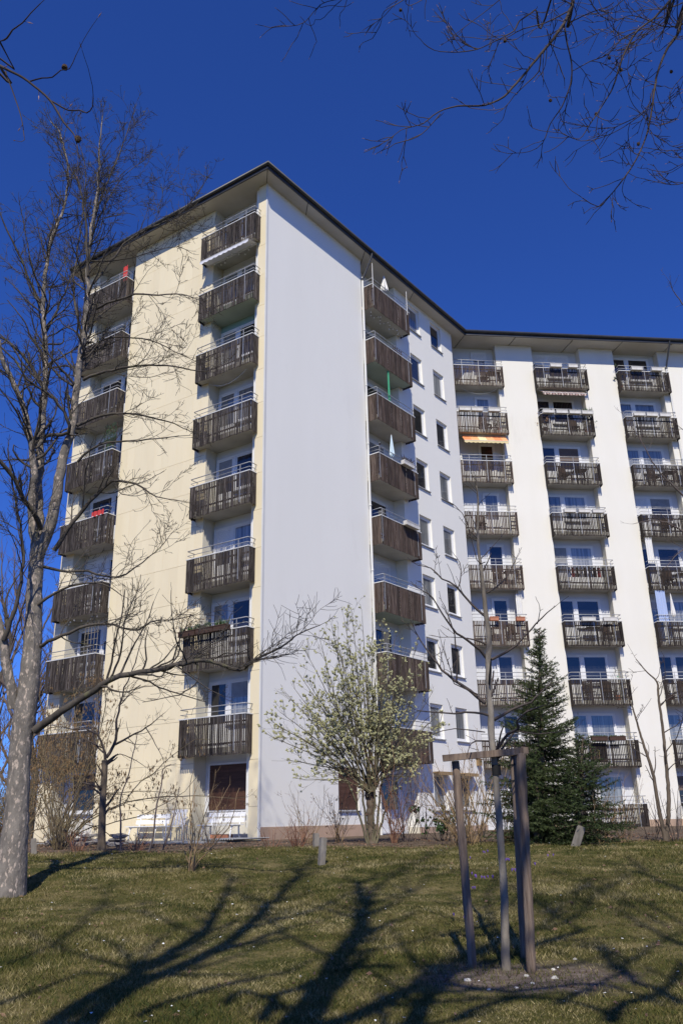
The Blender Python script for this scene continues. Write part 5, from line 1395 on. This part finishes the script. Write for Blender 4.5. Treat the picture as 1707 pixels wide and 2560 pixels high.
# balcony furniture seen through the slats
def bchair(key, k, x, label, rot=0.0):
    M_, W, p = on(key, k); t = empty('balcony_chair'); t.matrix_world = M_ @ TR(x, .05, -.97) @ Matrix.Rotation(rot, 4, 'Z'); tag(t, label, 'chair', 'dark chairs on the balconies')
    m = MT['furn']; b = MB()
    for i in range(5): b.box(-.22, .22, -.2 + i * .085, -.13 + i * .085, .43, .45)
    b.build('seat', m, t); b = MB()
    for i in range(5): b.box(-.20 + i * .085, -.14 + i * .085, .20, .22, .50, .92)
    b.box(-.23, .23, .197, .223, .92, .97); b.build('backrest', m, t)
    for sx in (-1, 1):
        MB().box(sx * .22 - .02, sx * .22 + .02, -.21, -.17, 0, .43).build('leg', m, t); MB().box(sx * .22 - .02, sx * .22 + .02, .19, .23, 0, .92).build('leg', m, t)
def btable(key, k, x, label):
    M_, W, p = on(key, k); t = empty('balcony_table'); t.matrix_world = M_ @ TR(x, 0, -.97); tag(t, label, 'table', 'small tables on the balconies')
    MB().box(-.35, .35, -.25, .25, .70, .73).build('table_top', MT['furn'], t)
    for a in (-.3, .3):
        for c in (-.2, .2): MB().box(a - .02, a + .02, c - .02, c + .02, 0, .70).build('leg', MT['furn'], t)
for key, k, x, rot in (('RA', 9, 1.7, 0), ('RA', 8, 1.55, .4), ('RA', 5, 1.5, -.3), ('RA', 4, 2.1, .5), ('RA', 6, .9, 0), ('RB', 7, 1.1, .3), ('RB', 4, 2.3, -.4), ('RB', 3, 1.9, 0), ('RB', 3, 1.0, 0), ('RB', 8, 1.9, 0), ('RC', 7, 1.3, .3), ('RC', 6, 1.6, 0), ('RC', 5, 1.2, 0), ('RC', 3, 1.1, .2)):
    side = 'left' if x < 1.1 else 'right' if x > 1.8 else 'centre'
    bchair(key, k, x, f'dark slatted chair {side} on {ORD[k]} balcony, {COLN[key]}', rot)
for key, k, x in (('RA', 9, 2.2), ('RA', 5, 2.15), ('RA', 4, 1.3), ('RB', 7, 1.9), ('RB', 4, 1.5), ('RC', 7, 2.1), ('RC', 5, 1.9)):
    btable(key, k, x, f'dark table behind slats, {ORD[k]} balcony, {COLN[key]}')
# ground floor board leaning inside a balcony of the right wing
M_, W, p = on('RB', 2); o = MB().box(0, .85, 0, .03, 0, .85).build('timber_board', MT['straw_twig'], None, M_ @ TR(.5, -p + .12, -.96)); tag(o, 'reddish timber board behind the slats of the mossy box balcony', 'board')

def potted(key, k, x, y, h, m, n, label, pot='terracotta'):
    M_, W, p = on(key, k); t = empty('potted_plant'); t.matrix_world = M_ @ TR(x, y, -.97); tag(t, label, 'plant', 'potted plants on the balconies')
    MB().tube([(0, 0, 0), (0, 0, .02), (0, 0, .25), (0, 0, .27)], [.10, .11, .145, .15], 10, True).build('pot', MT[pot], t, smooth=False)
    r = np.random.default_rng(int(x * 97) + k); tp = []; b = MB(); st = Style(dens={2: 4, 1: 6}, ratio=.45, wander=.15, rmin=.004, maxlen=1, seg=.08, tips=tp)
    for _ in range(4): grow(b, np.array([r.normal() * .03, r.normal() * .03, .25]), np.array([r.normal() * .3, r.normal() * .3, 1.]), h * r.uniform(.7, 1), .012, 2, st, r)
    b.build('stems', MT['willow_bark'], t); leaf_extra(m, .09, n)(t, Matrix.Identity(4), tp, r)
potted('RB', 8, 2.55, -.1, 1.3, 'leaf', 2.2, 'leafy green plant at the right end of the white boxed balcony')
potted('RB', 8, .25, -.15, 1.2, 'dead_leaf', 1.6, 'reddish brown plant at the left end of the white boxed balcony')
potted('RC', 9, .2, .1, 1.4, 'leaf', 2.2, 'green plant in the left corner of the top right balcony')
potted('A1', 3, .9, .1, 1.3, 'leaf', 1.5, 'green plant behind the rail of the trellis balcony')
potted('RA', 8, 2.3, .1, 1.5, 'leaf', 1.2, 'tall climbing plant at the right of a right wing left column balcony')
potted('A1', 5, .6, .0, 1.1, 'cloth_blue', .8, 'blue flowering plant behind the rail with the red towel')
potted('RB', 3, 2.3, .0, 1.15, 'green_cloth', .8, 'bright green plant on the balcony beside the spruce top')
potted('RC', 3, .3, .0, 1.4, 'parasol', .8, 'pale dry plant at the left of a right column balcony')

# pigeon on a rail beside the gable
M_, W, p = on('D', 6); t = tag(empty('pigeon'), 'dark pigeon perched on the rail beside the gable', 'bird'); t.matrix_world = M_ @ TR(.12, -p + .012, .345) @ Matrix.Rotation(.8, 4, 'Z')
MB().tube([(-.20, 0, .045), (-.13, 0, .06), (-.07, 0, .075), (-.01, 0, .095), (.05, 0, .12), (.075, 0, .16), (.085, 0, .19), (.105, 0, .205), (.125, 0, .20), (.14, 0, .195)], [.008, .022, .045, .058, .055, .036, .027, .029, .018, .004], 10).build('body', MT['pigeon'], t, smooth=True)
for s in (-1, 1): MB().tube([(.0, s * .02, .06), (.005, s * .02, 0)], .005, 5).build('leg', MT['red'], t)

# clothes line poles / cable details: white cord loops under two balconies
for key, k, lab in (('RA', 8, 'white cord sagging under the top balcony of the left column'), ('A2', 6, 'thin white cord hanging below the third corner balcony')):
    M_, W, p = on(key, k); P = [(.4 + 1.9 * f, -p + .3, 1.55 - .33 * 4 * f * (1 - f)) for f in np.linspace(0, 1, 12)]
    tag(MB().tube(P, .008, 5).build('hanging_cord', MT['whitebar'], None, M_), lab, 'cord')
